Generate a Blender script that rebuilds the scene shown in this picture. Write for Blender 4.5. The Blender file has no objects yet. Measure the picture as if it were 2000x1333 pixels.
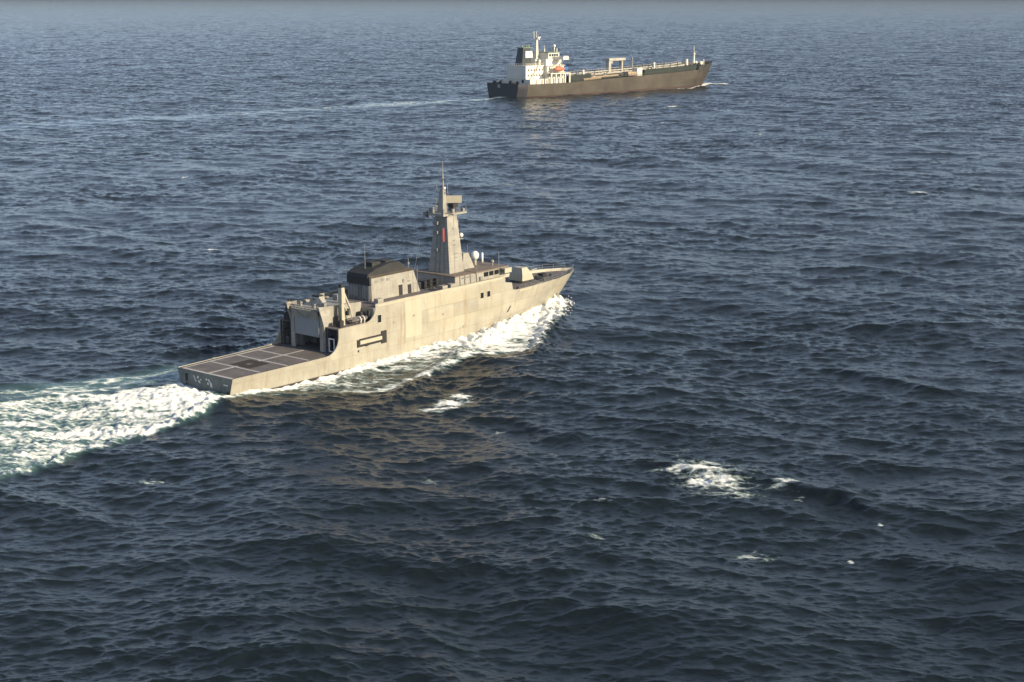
import bpy, math, random
import numpy as np
from mathutils import Vector

R = math.radians
rnd = random.Random(7)
scene = bpy.context.scene
COL = scene.collection

# ---------------------------------------------------------------- camera, light, exposure
CAM_H = 50.03
PITCH = 0.22187
FOCAL = 3004.66 / 2000.0 * 36.0
cam = bpy.data.cameras.new("camera")
cam.sensor_width = 36.0
cam.lens = FOCAL
cam.clip_start = 1.0
cam.clip_end = 90000.0
cam_ob = bpy.data.objects.new("camera", cam)
cam_ob.location = (0, 0, CAM_H)
cam_ob.rotation_euler = (math.pi / 2 - PITCH, 0, 0)
COL.objects.link(cam_ob)
scene.camera = cam_ob

SUN_AZ = R(-30.0)      # direction towards the sun, measured from +X
SUN_EL = R(21.0)
world = bpy.data.worlds.new("World")
scene.world = world
world.use_nodes = True
wn = world.node_tree
bg = wn.nodes["Background"]
sky = wn.nodes.new("ShaderNodeTexSky")
sky.sky_type = 'NISHITA'
sky.sun_disc = False
sky.sun_elevation = SUN_EL
sky.sun_rotation = math.pi / 2 - SUN_AZ
sky.air_density = 0.65
sky.dust_density = 0.4
sky.ozone_density = 1.8
bg.inputs[1].default_value = 0.112
hsv = wn.nodes.new("ShaderNodeHueSaturation")      # thin high haze: a paler, greyer sky
hsv.inputs['Saturation'].default_value = 0.74
veil = wn.nodes.new("ShaderNodeMixRGB")
veil.blend_type = 'ADD'
veil.inputs[0].default_value = 1.0
veil.inputs[2].default_value = (0.36, 0.45, 0.55, 1)
wn.links.new(sky.outputs[0], hsv.inputs['Color'])
wn.links.new(hsv.outputs[0], veil.inputs[1])
wn.links.new(veil.outputs[0], bg.inputs[0])

sun = bpy.data.lights.new("sun", 'SUN')
sun.energy = 5.0
sun.angle = R(0.5)
sun.color = (1.0, 0.82, 0.54)
sun_ob = bpy.data.objects.new("sun", sun)
sd = Vector((math.cos(SUN_EL) * math.cos(SUN_AZ), math.cos(SUN_EL) * math.sin(SUN_AZ), math.sin(SUN_EL)))
sun_ob.rotation_euler = (-sd).to_track_quat('-Z', 'Y').to_euler()
sun_ob.location = (0, 0, 120)
COL.objects.link(sun_ob)

scene.view_settings.view_transform = 'Standard'
scene.view_settings.look = 'None'
scene.view_settings.gamma = 1.0
scene.view_settings.use_curve_mapping = False
scene.view_settings.exposure = 0.55

# ---------------------------------------------------------------- ship positions (metres)
PX, PY, PHD = -39.3154, 190.9627, 0.895236     # patrol vessel: centre of its transom, heading
TX, TY, THD = -4.699, 772.647, 0.761           # tanker

# ---------------------------------------------------------------- materials
def new_mat(name):
    m = bpy.data.materials.new(name)
    m.use_nodes = True
    return m, m.node_tree.nodes, m.node_tree.links, m.node_tree.nodes["Principled BSDF"]

def paint(name, col, rough=0.55, var=0.12, scale=0.6, metal=0.0, streak=0.0, streak_col=(0.16, 0.08, 0.035), boot=None, spots=0.0, seams=0.0):
    """weathered paint: large mottling, vertical run-off streaks, optional boot topping below a height"""
    m, N, L, b = new_mat(name)
    tc = N.new("ShaderNodeTexCoord")
    n1 = N.new("ShaderNodeTexNoise"); n1.inputs['Scale'].default_value = scale
    n1.inputs['Detail'].default_value = 6; n1.inputs['Roughness'].default_value = 0.65
    L.new(tc.outputs['Object'], n1.inputs['Vector'])
    r1 = N.new("ShaderNodeMapRange"); r1.inputs[1].default_value = 0.3; r1.inputs[2].default_value = 0.7
    r1.inputs[3].default_value = 1 - var; r1.inputs[4].default_value = 1 + var
    L.new(n1.outputs['Fac'], r1.inputs[0])
    mul = N.new("ShaderNodeMixRGB"); mul.blend_type = 'MULTIPLY'; mul.inputs[0].default_value = 1
    mul.inputs[1].default_value = (*col, 1)
    L.new(r1.outputs[0], mul.inputs[2])
    out = mul.outputs[0]
    if seams > 0:      # welded plates: each its own slight tone, a dark line at the joints
        sp_ = N.new("ShaderNodeSeparateXYZ"); L.new(tc.outputs['Object'], sp_.inputs[0])
        cb = N.new("ShaderNodeCombineXYZ"); L.new(sp_.outputs[0], cb.inputs[0]); L.new(sp_.outputs[2], cb.inputs[1])
        bk = N.new("ShaderNodeTexBrick"); bk.inputs['Scale'].default_value = 1.0
        bk.inputs['Brick Width'].default_value = seams; bk.inputs['Row Height'].default_value = seams * .36
        bk.inputs['Mortar Size'].default_value = seams * .007
        bk.inputs['Color1'].default_value = (.86, .86, .86, 1); bk.inputs['Color2'].default_value = (1.06, 1.05, 1.02, 1); bk.inputs['Mortar'].default_value = (.80, .77, .72, 1)
        L.new(cb.outputs[0], bk.inputs['Vector'])
        m3 = N.new("ShaderNodeMixRGB"); m3.blend_type = 'MULTIPLY'; m3.inputs[0].default_value = 1
        L.new(out, m3.inputs[1]); L.new(bk.outputs['Color'], m3.inputs[2]); out = m3.outputs[0]
    if streak > 0:
        mp = N.new("ShaderNodeMapping"); mp.inputs['Scale'].default_value = (1.1, 1.1, 0.10)
        L.new(tc.outputs['Object'], mp.inputs[0])
        n2 = N.new("ShaderNodeTexNoise"); n2.inputs['Scale'].default_value = 1.0
        n2.inputs['Detail'].default_value = 8; n2.inputs['Roughness'].default_value = 0.7
        L.new(mp.outputs[0], n2.inputs['Vector'])
        r2 = N.new("ShaderNodeMapRange"); r2.inputs[1].default_value = 0.52; r2.inputs[2].default_value = 0.78
        r2.inputs[3].default_value = 0; r2.inputs[4].default_value = streak
        L.new(n2.outputs['Fac'], r2.inputs[0])
        mx = N.new("ShaderNodeMixRGB"); mx.inputs[2].default_value = (*streak_col, 1)
        L.new(r2.outputs[0], mx.inputs[0]); L.new(out, mx.inputs[1])
        out = mx.outputs[0]
    if spots > 0:
        n3 = N.new("ShaderNodeTexNoise"); n3.inputs['Scale'].default_value = 1.7
        n3.inputs['Detail'].default_value = 4
        L.new(tc.outputs['Object'], n3.inputs['Vector'])
        r3 = N.new("ShaderNodeMapRange"); r3.inputs[1].default_value = 0.62; r3.inputs[2].default_value = 0.72
        r3.inputs[3].default_value = 0; r3.inputs[4].default_value = spots
        L.new(n3.outputs['Fac'], r3.inputs[0])
        mx = N.new("ShaderNodeMixRGB"); mx.inputs[2].default_value = (*streak_col, 1)
        L.new(r3.outputs[0], mx.inputs[0]); L.new(out, mx.inputs[1])
        out = mx.outputs[0]
    if boot:
        z0, bcol, x_slope = boot
        sp = N.new("ShaderNodeSeparateXYZ"); L.new(tc.outputs['Object'], sp.inputs[0])
        ma = N.new("ShaderNodeMath"); ma.operation = 'MULTIPLY_ADD'
        ma.inputs[1].default_value = -x_slope
        L.new(sp.outputs[0], ma.inputs[0]); L.new(sp.outputs[2], ma.inputs[2])
        r4 = N.new("ShaderNodeMapRange"); r4.inputs[1].default_value = z0 - 0.08; r4.inputs[2].default_value = z0 + 0.08
        L.new(ma.outputs[0], r4.inputs[0])
        mx = N.new("ShaderNodeMixRGB"); mx.inputs[1].default_value = (*bcol, 1)
        L.new(r4.outputs[0], mx.inputs[0]); L.new(out, mx.inputs[2])
        out = mx.outputs[0]
    L.new(out, b.inputs['Base Color'])
    b.inputs['Roughness'].default_value = rough
    b.inputs['Metallic'].default_value = metal
    return m

M = {}
M['navy'] = paint('haze_grey_paint', (0.365, 0.35, 0.298), 0.55, 0.17, 0.30, streak=0.8, streak_col=(0.20, 0.135, 0.07), boot=(0.25, (0.03, 0.025, 0.025), 0), spots=0.25, seams=5.6)
M['navy_up'] = paint('superstructure_paint', (0.31, 0.305, 0.28), 0.5, 0.16, 0.8, streak=0.6, streak_col=(0.17, 0.11, 0.06), spots=0.3, seams=2.6)
M['navy_pale'] = paint('fresh_grey_paint', (0.41, 0.39, 0.31), 0.5, 0.05, 0.8, streak=0.35, streak_col=(0.25, 0.17, 0.08))
M['door'] = paint('shutter_paint', (0.27, 0.29, 0.30), 0.5, 0.06, 0.8)
M['deck'] = paint('deck_paint', (0.130, 0.118, 0.113), 0.75, 0.30, 0.5, spots=0.35, streak_col=(0.30, 0.27, 0.24))
M['deck_grey'] = paint('weather_deck_paint', (0.13, 0.12, 0.125), 0.8, 0.2, 0.8)
M['line'] = paint('deck_line_paint', (0.44, 0.425, 0.43), 0.7, 0.18, 1.4, spots=0.3, streak_col=(0.28, 0.2, 0.17))
M['hatch'] = paint('grid_steel', (0.035, 0.022, 0.018), 0.8, 0.3, 1.2)
M['black'] = paint('soot_black', (0.022, 0.024, 0.026), 0.7, 0.3, 0.8)
M['dark'] = paint('near_black', (0.02, 0.02, 0.022), 0.8, 0.2, 1.0)
M['glass'] = paint('dark_glass', (0.015, 0.017, 0.02), 0.12, 0.1, 1.0)
M['steel'] = paint('bare_steel', (0.22, 0.22, 0.22), 0.5, 0.2, 2.0)
M['white'] = paint('white_paint', (0.80, 0.79, 0.75), 0.45, 0.05, 1.0)
M['red'] = paint('red_cloth', (0.25, 0.05, 0.05), 0.8, 0.1, 2.0)
M['purple'] = paint('maroon_cloth', (0.28, 0.06, 0.12), 0.8, 0.1, 2.0)
M['mark'] = paint('worn_white_mark', (0.60, 0.62, 0.62), 0.6, 0.3, 3.0)
# tanker
M['thull'] = paint('rusty_brown_hull', (0.060, 0.051, 0.040), 0.65, 0.45, 0.10, streak=0.6, streak_col=(0.045, 0.036, 0.03), boot=(0.5, (0.045, 0.024, 0.02), 0.006), spots=0.25, seams=13.0)
M['tblack'] = paint('stern_black', (0.022, 0.024, 0.034), 0.6, 0.2, 0.2)
M['tdark_bow'] = paint('dark_bow_paint', (0.045, 0.045, 0.04), .65, .3, .2, spots=.2)
M['tbow_brown'] = paint('dark_brown_bow_paint', (0.052, 0.043, 0.036), .65, .35, .15, streak=.5, streak_col=(.03, .026, .022))
M['twhite'] = paint('cream_paint', (0.72, 0.70, 0.63), 0.5, 0.08, 0.25, streak=0.25, streak_col=(0.42, 0.30, 0.15))
M['tdeck'] = paint('green_deck_paint', (0.013, 0.023, 0.019), 0.7, 0.3, 0.2)
M['tfunnel'] = paint('funnel_dark_paint', (0.022, 0.032, 0.036), 0.5, 0.2, 0.3)
M['tfunnel_band'] = paint('funnel_white_paint', (0.68,0.68,0.65), 0.5, 0.05, 0.5)
M['tpipe'] = paint('pale_pipe_paint', (0.42, 0.40, 0.36), 0.5, 0.2, 0.4)
M['tpipe_dark'] = paint('dark_pipe_paint', (0.05, 0.06, 0.055), 0.6, 0.2, 0.4)
M['ttan'] = paint('tan_pipe_paint', (0.38, 0.29, 0.20), 0.6, 0.15, 0.4)
M['torange'] = paint('lifeboat_orange', (0.50, 0.17, 0.09), 0.5, 0.08, 0.5)
M['tblue'] = paint('blue_tarpaulin', (0.05, 0.14, 0.42), 0.7, 0.15, 0.5)
M['tgreen_trim'] = paint('green_trim_paint', (0.16, 0.22, 0.17), 0.6, 0.1, 0.5)

# ---------------------------------------------------------------- mesh builder
class MB:
    def __init__(s):
        s.v = []; s.f = []; s.g = []
    def add(s, vs, fs):
        o = len(s.v); s.g.append((len(s.v), len(s.v) + len(vs), len(s.f), len(s.f) + len(fs))); s.v += [tuple(p) for p in vs]; s.f += [tuple(i + o for i in f) for f in fs]
        return s
    def hexa(s, p):
        return s.add(p, [(3, 2, 1, 0), (4, 5, 6, 7), (0, 1, 5, 4), (1, 2, 6, 5), (2, 3, 7, 6), (3, 0, 4, 7)])
    def box(s, x0, x1, y0, y1, z0, z1):
        return s.hexa([(x0, y0, z0), (x1, y0, z0), (x1, y1, z0), (x0, y1, z0), (x0, y0, z1), (x1, y0, z1), (x1, y1, z1), (x0, y1, z1)])
    def taper(s, b, t):   # b,t = (x0,x1,y0,y1,z)
        def q(a): return [(a[0], a[2], a[4]), (a[1], a[2], a[4]), (a[1], a[3], a[4]), (a[0], a[3], a[4])]
        return s.hexa(q(b) + q(t))
    def obox(s, c, l, w, h, ang):  # oriented box about z
        ca, sa = math.cos(ang), math.sin(ang); P = []
        for dz in (-h / 2, h / 2):
            for dx, dy in ((-l / 2, -w / 2), (l / 2, -w / 2), (l / 2, w / 2), (-l / 2, w / 2)):
                P.append((c[0] + dx * ca - dy * sa, c[1] + dx * sa + dy * ca, c[2] + dz))
        return s.hexa(P)
    def prism_xz(s, poly, y0, y1):
        n = len(poly)
        vs = [(x, y0, z) for x, z in poly] + [(x, y1, z) for x, z in poly]
        fs = [tuple(range(n)), tuple(range(2 * n - 1, n - 1, -1))] + [(i, i + n, (i + 1) % n + n, (i + 1) % n) for i in range(n)]
        return s.add(vs, fs)
    def prism_yz(s, poly, x0, x1):
        n = len(poly)
        vs = [(x0, y, z) for y, z in poly] + [(x1, y, z) for y, z in poly]
        fs = [tuple(range(n - 1, -1, -1)), tuple(range(n, 2 * n))] + [(i, (i + 1) % n, (i + 1) % n + n, i + n) for i in range(n)]
        return s.add(vs, fs)
    def tube(s, a, b, r0, r1=None, n=8):
        r1 = r0 if r1 is None else r1
        a = Vector(a); b = Vector(b); d = (b - a).normalized()
        u = d.orthogonal().normalized(); w = d.cross(u)
        vs = []
        for p, r in ((a, r0), (b, r1)):
            for i in range(n):
                t = 2 * math.pi * i / n
                vs.append(p + u * (r * math.cos(t)) + w * (r * math.sin(t)))
        fs = [(i, (i + 1) % n, (i + 1) % n + n, i + n) for i in range(n)] + [tuple(range(n - 1, -1, -1)), tuple(range(n, 2 * n))]
        return s.add(vs, fs)
    def path(s, pts, r, n=6):
        for a, b in zip(pts, pts[1:]): s.tube(a, b, r, r, n)
        return s
    def ball(s, c, r, sc=(1, 1, 1), nu=14, nv=8):
        vs = [(c[0], c[1], c[2] - r * sc[2])]
        for j in range(1, nv):
            p = -math.pi / 2 + math.pi * j / nv
            for i in range(nu):
                t = 2 * math.pi * i / nu
                vs.append((c[0] + r * sc[0] * math.cos(p) * math.cos(t), c[1] + r * sc[1] * math.cos(p) * math.sin(t), c[2] + r * sc[2] * math.sin(p)))
        vs.append((c[0], c[1], c[2] + r * sc[2]))
        top = len(vs) - 1
        fs = [(0, 1 + (i + 1) % nu, 1 + i) for i in range(nu)]
        for j in range(nv - 2):
            for i in range(nu):
                a = 1 + j * nu
                fs.append((a + i, a + (i + 1) % nu, a + nu + (i + 1) % nu, a + nu + i))
        a = 1 + (nv - 2) * nu
        fs += [(a + i, a + (i + 1) % nu, top) for i in range(nu)]
        return s.add(vs, fs)
    def build(s, name, mat, parent=None, label=None, smooth=False, whole=False):
        """links the shapes as one mesh per group of shapes that touch; returns the first"""
        if not whole and len(s.g) > 1:
            bb = []
            for a, b, _, _ in s.g:
                q = np.array(s.v[a:b]); bb.append((q.min(0) - .05, q.max(0) + .05))
            root_ = list(range(len(bb)))
            def find(i):
                while root_[i] != i: i = root_[i]
                return i
            for i in range(len(bb)):
                for j in range(i):
                    if (bb[i][0] <= bb[j][1]).all() and (bb[j][0] <= bb[i][1]).all(): root_[find(i)] = find(j)
            groups = {}
            for i in range(len(bb)): groups.setdefault(find(i), []).append(i)
            if len(groups) > 1:
                first = None
                for ids in groups.values():
                    m2 = MB()
                    for i in ids:
                        a, b, c, d = s.g[i]
                        m2.add(s.v[a:b], [tuple(k - a for k in f) for f in s.f[c:d]])
                    o = m2.build(name, mat, parent, label, smooth, True)
                    first = first or o
                return first
        me = bpy.data.meshes.new(name)
        me.from_pydata(s.v, [], s.f)
        me.materials.append(mat)
        if smooth:
            for p in me.polygons: p.use_smooth = True
        o = bpy.data.objects.new(name, me)
        COL.objects.link(o)
        if parent: o.parent = parent
        if label: o['label'] = label
        return o

def thing(name, label, cat, loc=(0, 0, 0), rz=0.0, group=None):
    o = bpy.data.objects.new(name, None)
    COL.objects.link(o)
    o.location = loc; o.rotation_euler = (0, 0, rz)
    o.empty_display_size = 2
    o['label'] = label; o['category'] = cat
    if group: o['group'] = group
    return o

def copy_part(o, name, dx, dy=0.0, dz=0.0):
    c = o.copy(); COL.objects.link(c)
    c.location = (o.location[0] + dx, o.location[1] + dy, o.location[2] + dz)
    return c

def lerp_table(tab, s):
    if s <= tab[0][0]: return list(tab[0][1])
    for (a, ra), (b, rb) in zip(tab, tab[1:]):
        if s <= b:
            t = (s - a) / (b - a)
            t = t * t * (3 - 2 * t) * 0.35 + t * 0.65
            return [p + (q - p) * t for p, q in zip(ra, rb)]
    return list(tab[-1][1])

class Hull:
    def __init__(s, zs, tab, rake0, rake1, zrake, smax):
        s.zs = zs; s.tab = tab; s.r0 = rake0; s.r1 = rake1; s.zr = zrake; s.smax = smax
    def y(s, st, z):
        return max(0.03, float(np.interp(z, s.zs, lerp_table(s.tab, st))))
    def x(s, st, z):
        k = max(0.0, (st - s.r0) / (s.smax - s.r0)) ** 1.5
        return st + s.r1 * k * z / s.zr
    def shell(s, stations, ztop, zbot, nz, th, sterntop):
        """both side plates with thickness, closed rim, and the transom"""
        mb = MB()
        for sg in (-1, 1):
            rows_o = []; rows_i = []
            for st, zt in zip(stations, ztop):
                zz = [zbot + (zt - zbot) * j / (nz - 1) for j in range(nz)]
                rows_o.append([(s.x(st, z), sg * s.y(st, z), z) for z in zz])
                rows_i.append([(s.x(st, z), sg * max(0.01, s.y(st, z) - th), z) for z in zz])
            n = len(stations)
            vs = [p for r in rows_o for p in r] + [p for r in rows_i for p in r]
            off = n * nz; fs = []
            def fl(q): return q if sg < 0 else q[::-1]
            for i in range(n - 1):
                for j in range(nz - 1):
                    a = i * nz + j
                    fs.append(fl((a, a + nz, a + nz + 1, a + 1)))
                    fs.append(fl((off + a, off + a + 1, off + a + nz + 1, off + a + nz)))
                a = i * nz + nz - 1
                fs.append(fl((a, a + nz, off + a + nz, off + a)))
            mb.add(vs, fs)
        st = stations[0]
        zz = [zbot + (sterntop - zbot) * j / 8 for j in range(9)]
        vs = []
        for z in zz:
            for k in range(9):
                vs.append((s.x(st, z), (k / 4 - 1) * (s.y(st, z) - 0.002), z))
        tr = MB().add(vs, [(j * 9 + k, j * 9 + 9 + k, j * 9 + 10 + k, j * 9 + 1 + k) for j in range(8) for k in range(8)])
        return mb, tr
    def deck(s, stations, z, inset, th=0.12):
        mb = MB(); vs = []
        zf = z if callable(z) else (lambda q: z)
        for st in stations:
            zz = zf(st); y = max(0.012, s.y(st, zz) - inset); x = s.x(st, zz)
            vs += [(x, -y, zz), (x, y, zz), (x, -y, zz - th), (x, y, zz - th)]
        fs = []
        for i in range(len(stations) - 1):
            a = i * 4; b = a + 4
            fs += [(a, b, b + 1, a + 1), (a + 2, a + 3, b + 3, b + 2), (a, a + 2, b + 2, b), (a + 1, b + 1, b + 3, a + 3)]
        fs += [(0, 1, 3, 2), (len(vs) - 4, len(vs) - 2, len(vs) - 1, len(vs) - 3)]
        mb.add(vs, fs)
        return mb

def frange(a, b, n): return [a + (b - a) * i / (n - 1) for i in range(n)]

# ================================================================ PATROL VESSEL
PV_HULL = Hull([-1.5, 0, 2.7, 5.6, 8.4],
    [(0, [4.0, 4.6, 5.35, 5.35, 5.35]), (8, [4.7, 5.25, 5.62, 5.6, 5.6]), (18, [5.1, 5.5, 5.8, 5.8, 5.75]),
     (30, [5.2, 5.6, 5.82, 5.82, 5.72]), (45, [4.8, 5.35, 5.8, 5.82, 5.7]), (54, [3.7, 4.45, 5.55, 5.78, 5.6]),
     (60, [2.6, 3.3, 4.85, 5.45, 5.4]), (66, [1.4, 1.95, 3.55, 4.45, 4.4]), (70, [0.6, 1.0, 2.25, 3.0, 3.0]),
     (72.4, [0.1, 0.3, 1.0, 1.45, 1.5]), (73.4, [0.03, 0.03, 0.03, 0.06, 0.06])], 52.0, 5.4, 5.55, 73.4)

def build_patrol():
    H = PV_HULL
    root = thing('patrol_vessel', 'grey navy patrol ship with a tall mast steaming in the foreground, trailing a white wake', 'warship', (PX, PY, 0), PHD)
    # hull shell with its stepped top edge
    st = []; zt = []
    def pt(x, z): st.append(x); zt.append(z)
    for x in frange(0, 15.9, 12): pt(x, 2.74)
    for i in range(1, 10):
        a = math.pi / 2 * i / 9
        pt(16.1 + 2.3 * math.sin(a), 5.05 - 2.3 * math.cos(a))
    pt(18.42, 6.14)
    for x in frange(19.5, 23.5, 5): pt(x, 6.14)
    for i in range(1, 10):
        a = math.pi / 2 * i / 9
        pt(23.6 + 2.1 * math.sin(a), 8.24 - 2.1 * math.cos(a))
    pt(25.72, 8.42)
    for x in frange(27, 53.8, 14): pt(x, 8.42 - 0.004 * (x - 27))
    pt(53.95, 8.28); pt(54.0, 7.35); pt(55.4, 7.05); pt(55.6, 6.0); pt(56.2, 5.82)
    for x in frange(57.5, 73.4, 18): pt(x, 5.78 - 0.2 * ((x - 57.5) / 16))
    sh, tr = H.shell(st, zt, -1.5, 12, 0.14, 2.74)
    sh.build('hull', M['navy'], root, whole=True)
    tr.build('transom', paint('grimy_transom_paint', (0.105, 0.13, 0.13), .6, .35, .9, streak=.5, streak_col=(.05, .045, .04), boot=(.42, (.012, .012, .012), 0), spots=.4), root, label='dark grimy transom with worn white letters')
    # fresh paint patch and rubbing strake, set proud of the side plating
    pm = MB()
    def strip(mb, x0, x1, z0, z1, proud=0.012, n=6, nzz=4):
        xs = frange(x0, x1, n); zs = frange(z0, z1, nzz); vs = []
        for x in xs:
            for z in zs:
                vs.append((x, -H.y(x, z) - proud, z))
        for x in xs:
            for z in zs:
                vs.append((x, -H.y(x, z) + 0.05, z))
        o = n * nzz; fs = []
        for i in range(n - 1):
            for j in range(nzz - 1):
                a = i * nzz + j
                fs.append((a, a + nzz, a + nzz + 1, a + 1))
        for i in range(n - 1):
            for j in (0, nzz - 1):
                a = i * nzz + j
                fs.append((a, a + o, a + nzz + o, a + nzz))
        for j in range(nzz - 1):
            for i in (0, n - 1):
                a = i * nzz + j
                fs.append((a, a + 1, a + 1 + o, a + o))
        mb.add(vs, fs)
    strip(pm, 31.6, 35.0, 2.6, 7.9)
    pm.build('paint_patch', M['navy_pale'], root, label='paler repainted patch on the grey hull side')
    pm = MB(); strip(pm, 36.2, 53.2, 2.9, 7.75, .010, 12, 4)
    pm.build('paint_patch', paint('tan_grey_paint', (0.35, 0.33, 0.268), .55, .14, .3, streak=.6, streak_col=(.21, .135, .06), seams=5.6), root, label='wide warmer grey patch on the forward hull side')
    sm = MB(); strip(sm, 26.0, 53.6, 8.0, 8.26, 0.06, 14, 2)
    sm.build('rubbing_strake', M['navy_pale'], root)
    sm = MB()
    for x0, x1 in ((57.6, 64.5),): strip(sm, x0, x1, 5.35, 5.72, 0.12, 8, 2)
    sm.build('bow_strake', M['navy_pale'], root)
    # flight deck and markings
    fd = H.deck(frange(0.05, 24.6, 14), 2.62, 0.15).build('flight_deck', M['deck'], root)
    mk = MB(); zz = 2.626
    def ln(x0, y0, x1, y1, w):
        d = Vector((x1 - x0, y1 - y0, 0)); L = d.length; a = math.atan2(d.y, d.x)
        mk.obox(((x0 + x1) / 2, (y0 + y1) / 2, zz), L, w, 0.008, a)
    ln(0.75, 0, 17.4, 0, 0.34)
    for x in (5.05, 9.75, 13.6): ln(x, -4.9, x, 4.9, 0.32); mk.v[-8:] = [(p[0], p[1], p[2] + 0.004) for p in mk.v[-8:]]
    ln(0.5, -5.05, 0.5, 5.05, 0.5)
    ln(0.8, 4.95, 16.6, 5.1, 0.5); ln(0.8, -5.0, 16.3, -5.15, 0.14)
    mk.build('deck_marking', M['line'], fd)
    ed = MB()
    for sg in (-1, 1): ln_ = [(x, sg * (H.y(x, 2.7) - .34)) for x in frange(.3, 16.4, 6)]; [ed.hexa([(a[0], a[1] - .09, 2.63), (b[0], b[1] - .09, 2.63), (b[0], b[1] + .09, 2.63), (a[0], a[1] + .09, 2.63), (a[0], a[1] - .09, 2.70), (b[0], b[1] - .09, 2.70), (b[0], b[1] + .09, 2.70), (a[0], a[1] + .09, 2.70)]) for a, b in zip(ln_, ln_[1:])]
    ed.build('deck_edge_strip', M['black'], fd)  # thin dark strip along both flight deck edges
    MB().box(5.6, 9.1, -2.3, 1.5, 2.632, 2.650).build('landing_grid', M['hatch'], fd)
    MB().box(6.8, 7.6, -0.75, 0.0, 2.651, 2.660).build('grid_plate', M['deck'], fd)
    # worn letters on the transom (unreadable in the photograph: only the strokes are kept)
    lm = MB()
    for y, z, h, w, sl in ((1.95, 1.75, .75, .16, .25), (1.35, 2.0, .30, .28, 0), (1.1, 1.45, .35, .32, .1), (0.8, 1.75, .16, .2, 0),
                           (-0.35, 1.95, .26, .26, 0), (-0.8, 1.9, .30, .22, 0), (-0.6, 1.45, .30, .22, 0), (-1.2, 1.35, .55, .34, .06), (-1.0, 1.7, .2, .2, 0), (-4.0, 1.75, .14, .8, 0)):
        lm.hexa([(-0.022, y + w / 2 - sl, z - h / 2), (0.03, y + w / 2 - sl, z - h / 2), (0.03, y - w / 2 - sl, z - h / 2), (-0.022, y - w / 2 - sl, z - h / 2),
                 (-0.022, y + w / 2 + sl, z + h / 2), (0.03, y + w / 2 + sl, z + h / 2), (0.03, y - w / 2 + sl, z + h / 2), (-0.022, y - w / 2 + sl, z + h / 2)])
    lm.build('stern_lettering', M['mark'], root, label='worn illegible white letters on the transom')
    fl = MB()
    for y in (3.6, -4.4): fl.tube((-0.03, y, 0.85), (0.05, y, 0.85), 0.16, n=10)
    fl.box(-0.03, 0.04, 3.3, 3.85, 1.2, 2.2)
    fl.build('fairlead', M['dark'], root)
    # boat deck, bulkheads, hangar
    H.deck(frange(18.42, 25.6, 6), 6.08, 0.15, 0.16).build('boat_deck', M['deck_grey'], root)
    H.deck(frange(25.75, 53.9, 12), 7.92, 0.15).build('main_deck', M['deck_grey'], root)
    H.deck(frange(54.1, 73.2, 16), 5.2, 0.15).build('foredeck', M['deck_grey'], root)
    bk = MB()
    bk.box(25.45, 25.6, -5.62, 5.62, 6.1, 7.9)      # after bulkhead under the main deck
    bk.box(22.0, 22.15, 3.3, 5.6, 2.64, 5.9); bk.box(22.0, 22.15, -5.6, -3.3, 2.64, 5.9)
    bk.box(54.0, 54.12, -5.55, 5.55, 5.22, 7.9)
    bk.build('bulkhead', M['navy_up'], root)
    # equipment in the side bays
    eq = MB()
    for sg in (-1, 1):
        y = sg * 4.4
        eq.box(20.6, 21.6, y - .55, y + .55, 2.64, 4.3)
        eq.box(18.6, 18.75, y - 1.0, y - .86, 2.64, 5.9); eq.box(18.6, 18.75, y + .86, y + 1.0, 2.64, 5.9)
        eq.box(18.9, 19.6, y + .1 * sg, y + .7 * sg, 2.64, 3.6)
        eq.tube((20.0, y - .5, 2.64), (20.0, y - .5, 5.7), .09)
        eq.path([(18.7, y - 1, 4.6), (18.7, y + 1, 4.6)], .05)
    eq.build('bay_equipment', M['steel'], root)
    fr = MB()
    for (a, b, c, d) in ((-4.9, -4.75, 2.9, 4.5), (-3.95, -3.8, 2.9, 4.5)): fr.box(18.45, 18.55, a, b, c, d)
    fr.box(18.45, 18.55, -4.9, -3.8, 4.5, 4.65); fr.box(18.45, 18.55, -4.9, -3.8, 2.75, 2.9)
    fr.build('locker_frame', M['white'], root)
    hg = MB()
    side = [(18.2, 2.64), (18.2, 6.1), (17.9, 7.2), (17.25, 8.95), (20.4, 8.75), (25.3, 8.5), (25.44, 8.5), (25.44, 2.64)]
    hg.prism_xz(side, -3.26, -3.08); hg.prism_xz(side, 3.08, 3.26)
    hg.box(17.9, 25.3, -3.08, 3.08, 8.22, 8.36)
    hg.box(18.15, 18.35, -3.08, -2.45, 2.64, 8.2); hg.box(18.15, 18.35, 2.45, 3.08, 2.64, 8.2)
    hg.hexa([(18.05, -2.45, 6.9), (18.3, -2.45, 6.9), (18.3, 2.45, 6.9), (18.05, 2.45, 6.9), (17.5, -2.45, 8.22), (17.8, -2.45, 8.22), (17.8, 2.45, 8.22), (17.5, 2.45, 8.22)])
    hgo = hg.build('hangar', M['navy_up'], root)
    dr = MB(); dr.box(18.0, 18.12, -2.44, 2.2, 4.62, 6.95)
    for z in (5.1, 5.6, 6.1, 6.6): dr.box(17.975, 18.0, -2.40, 2.16, z - .02, z + .02)
    dr.box(17.96, 18.0, -2.44, 2.2, 4.62, 4.74)
    dr.build('hangar_door', M['door'], hgo)
    rl = MB()
    for y in frange(-2.9, 2.9, 9): rl.tube((17.5, y, 8.3), (17.42, y, 9.15), .035, n=5)
    for z in (8.7, 9.12): rl.path([(17.45, -2.9, z), (17.45, 2.9, z)], .03, 5)
    rl.path([(17.6, -2.2, 8.3), (17.6, 0, 7.1), (17.6, 2.2, 8.3)], .06, 5)
    rl.build('hangar_rail', M['steel'], hgo)
    hi = MB()
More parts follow.
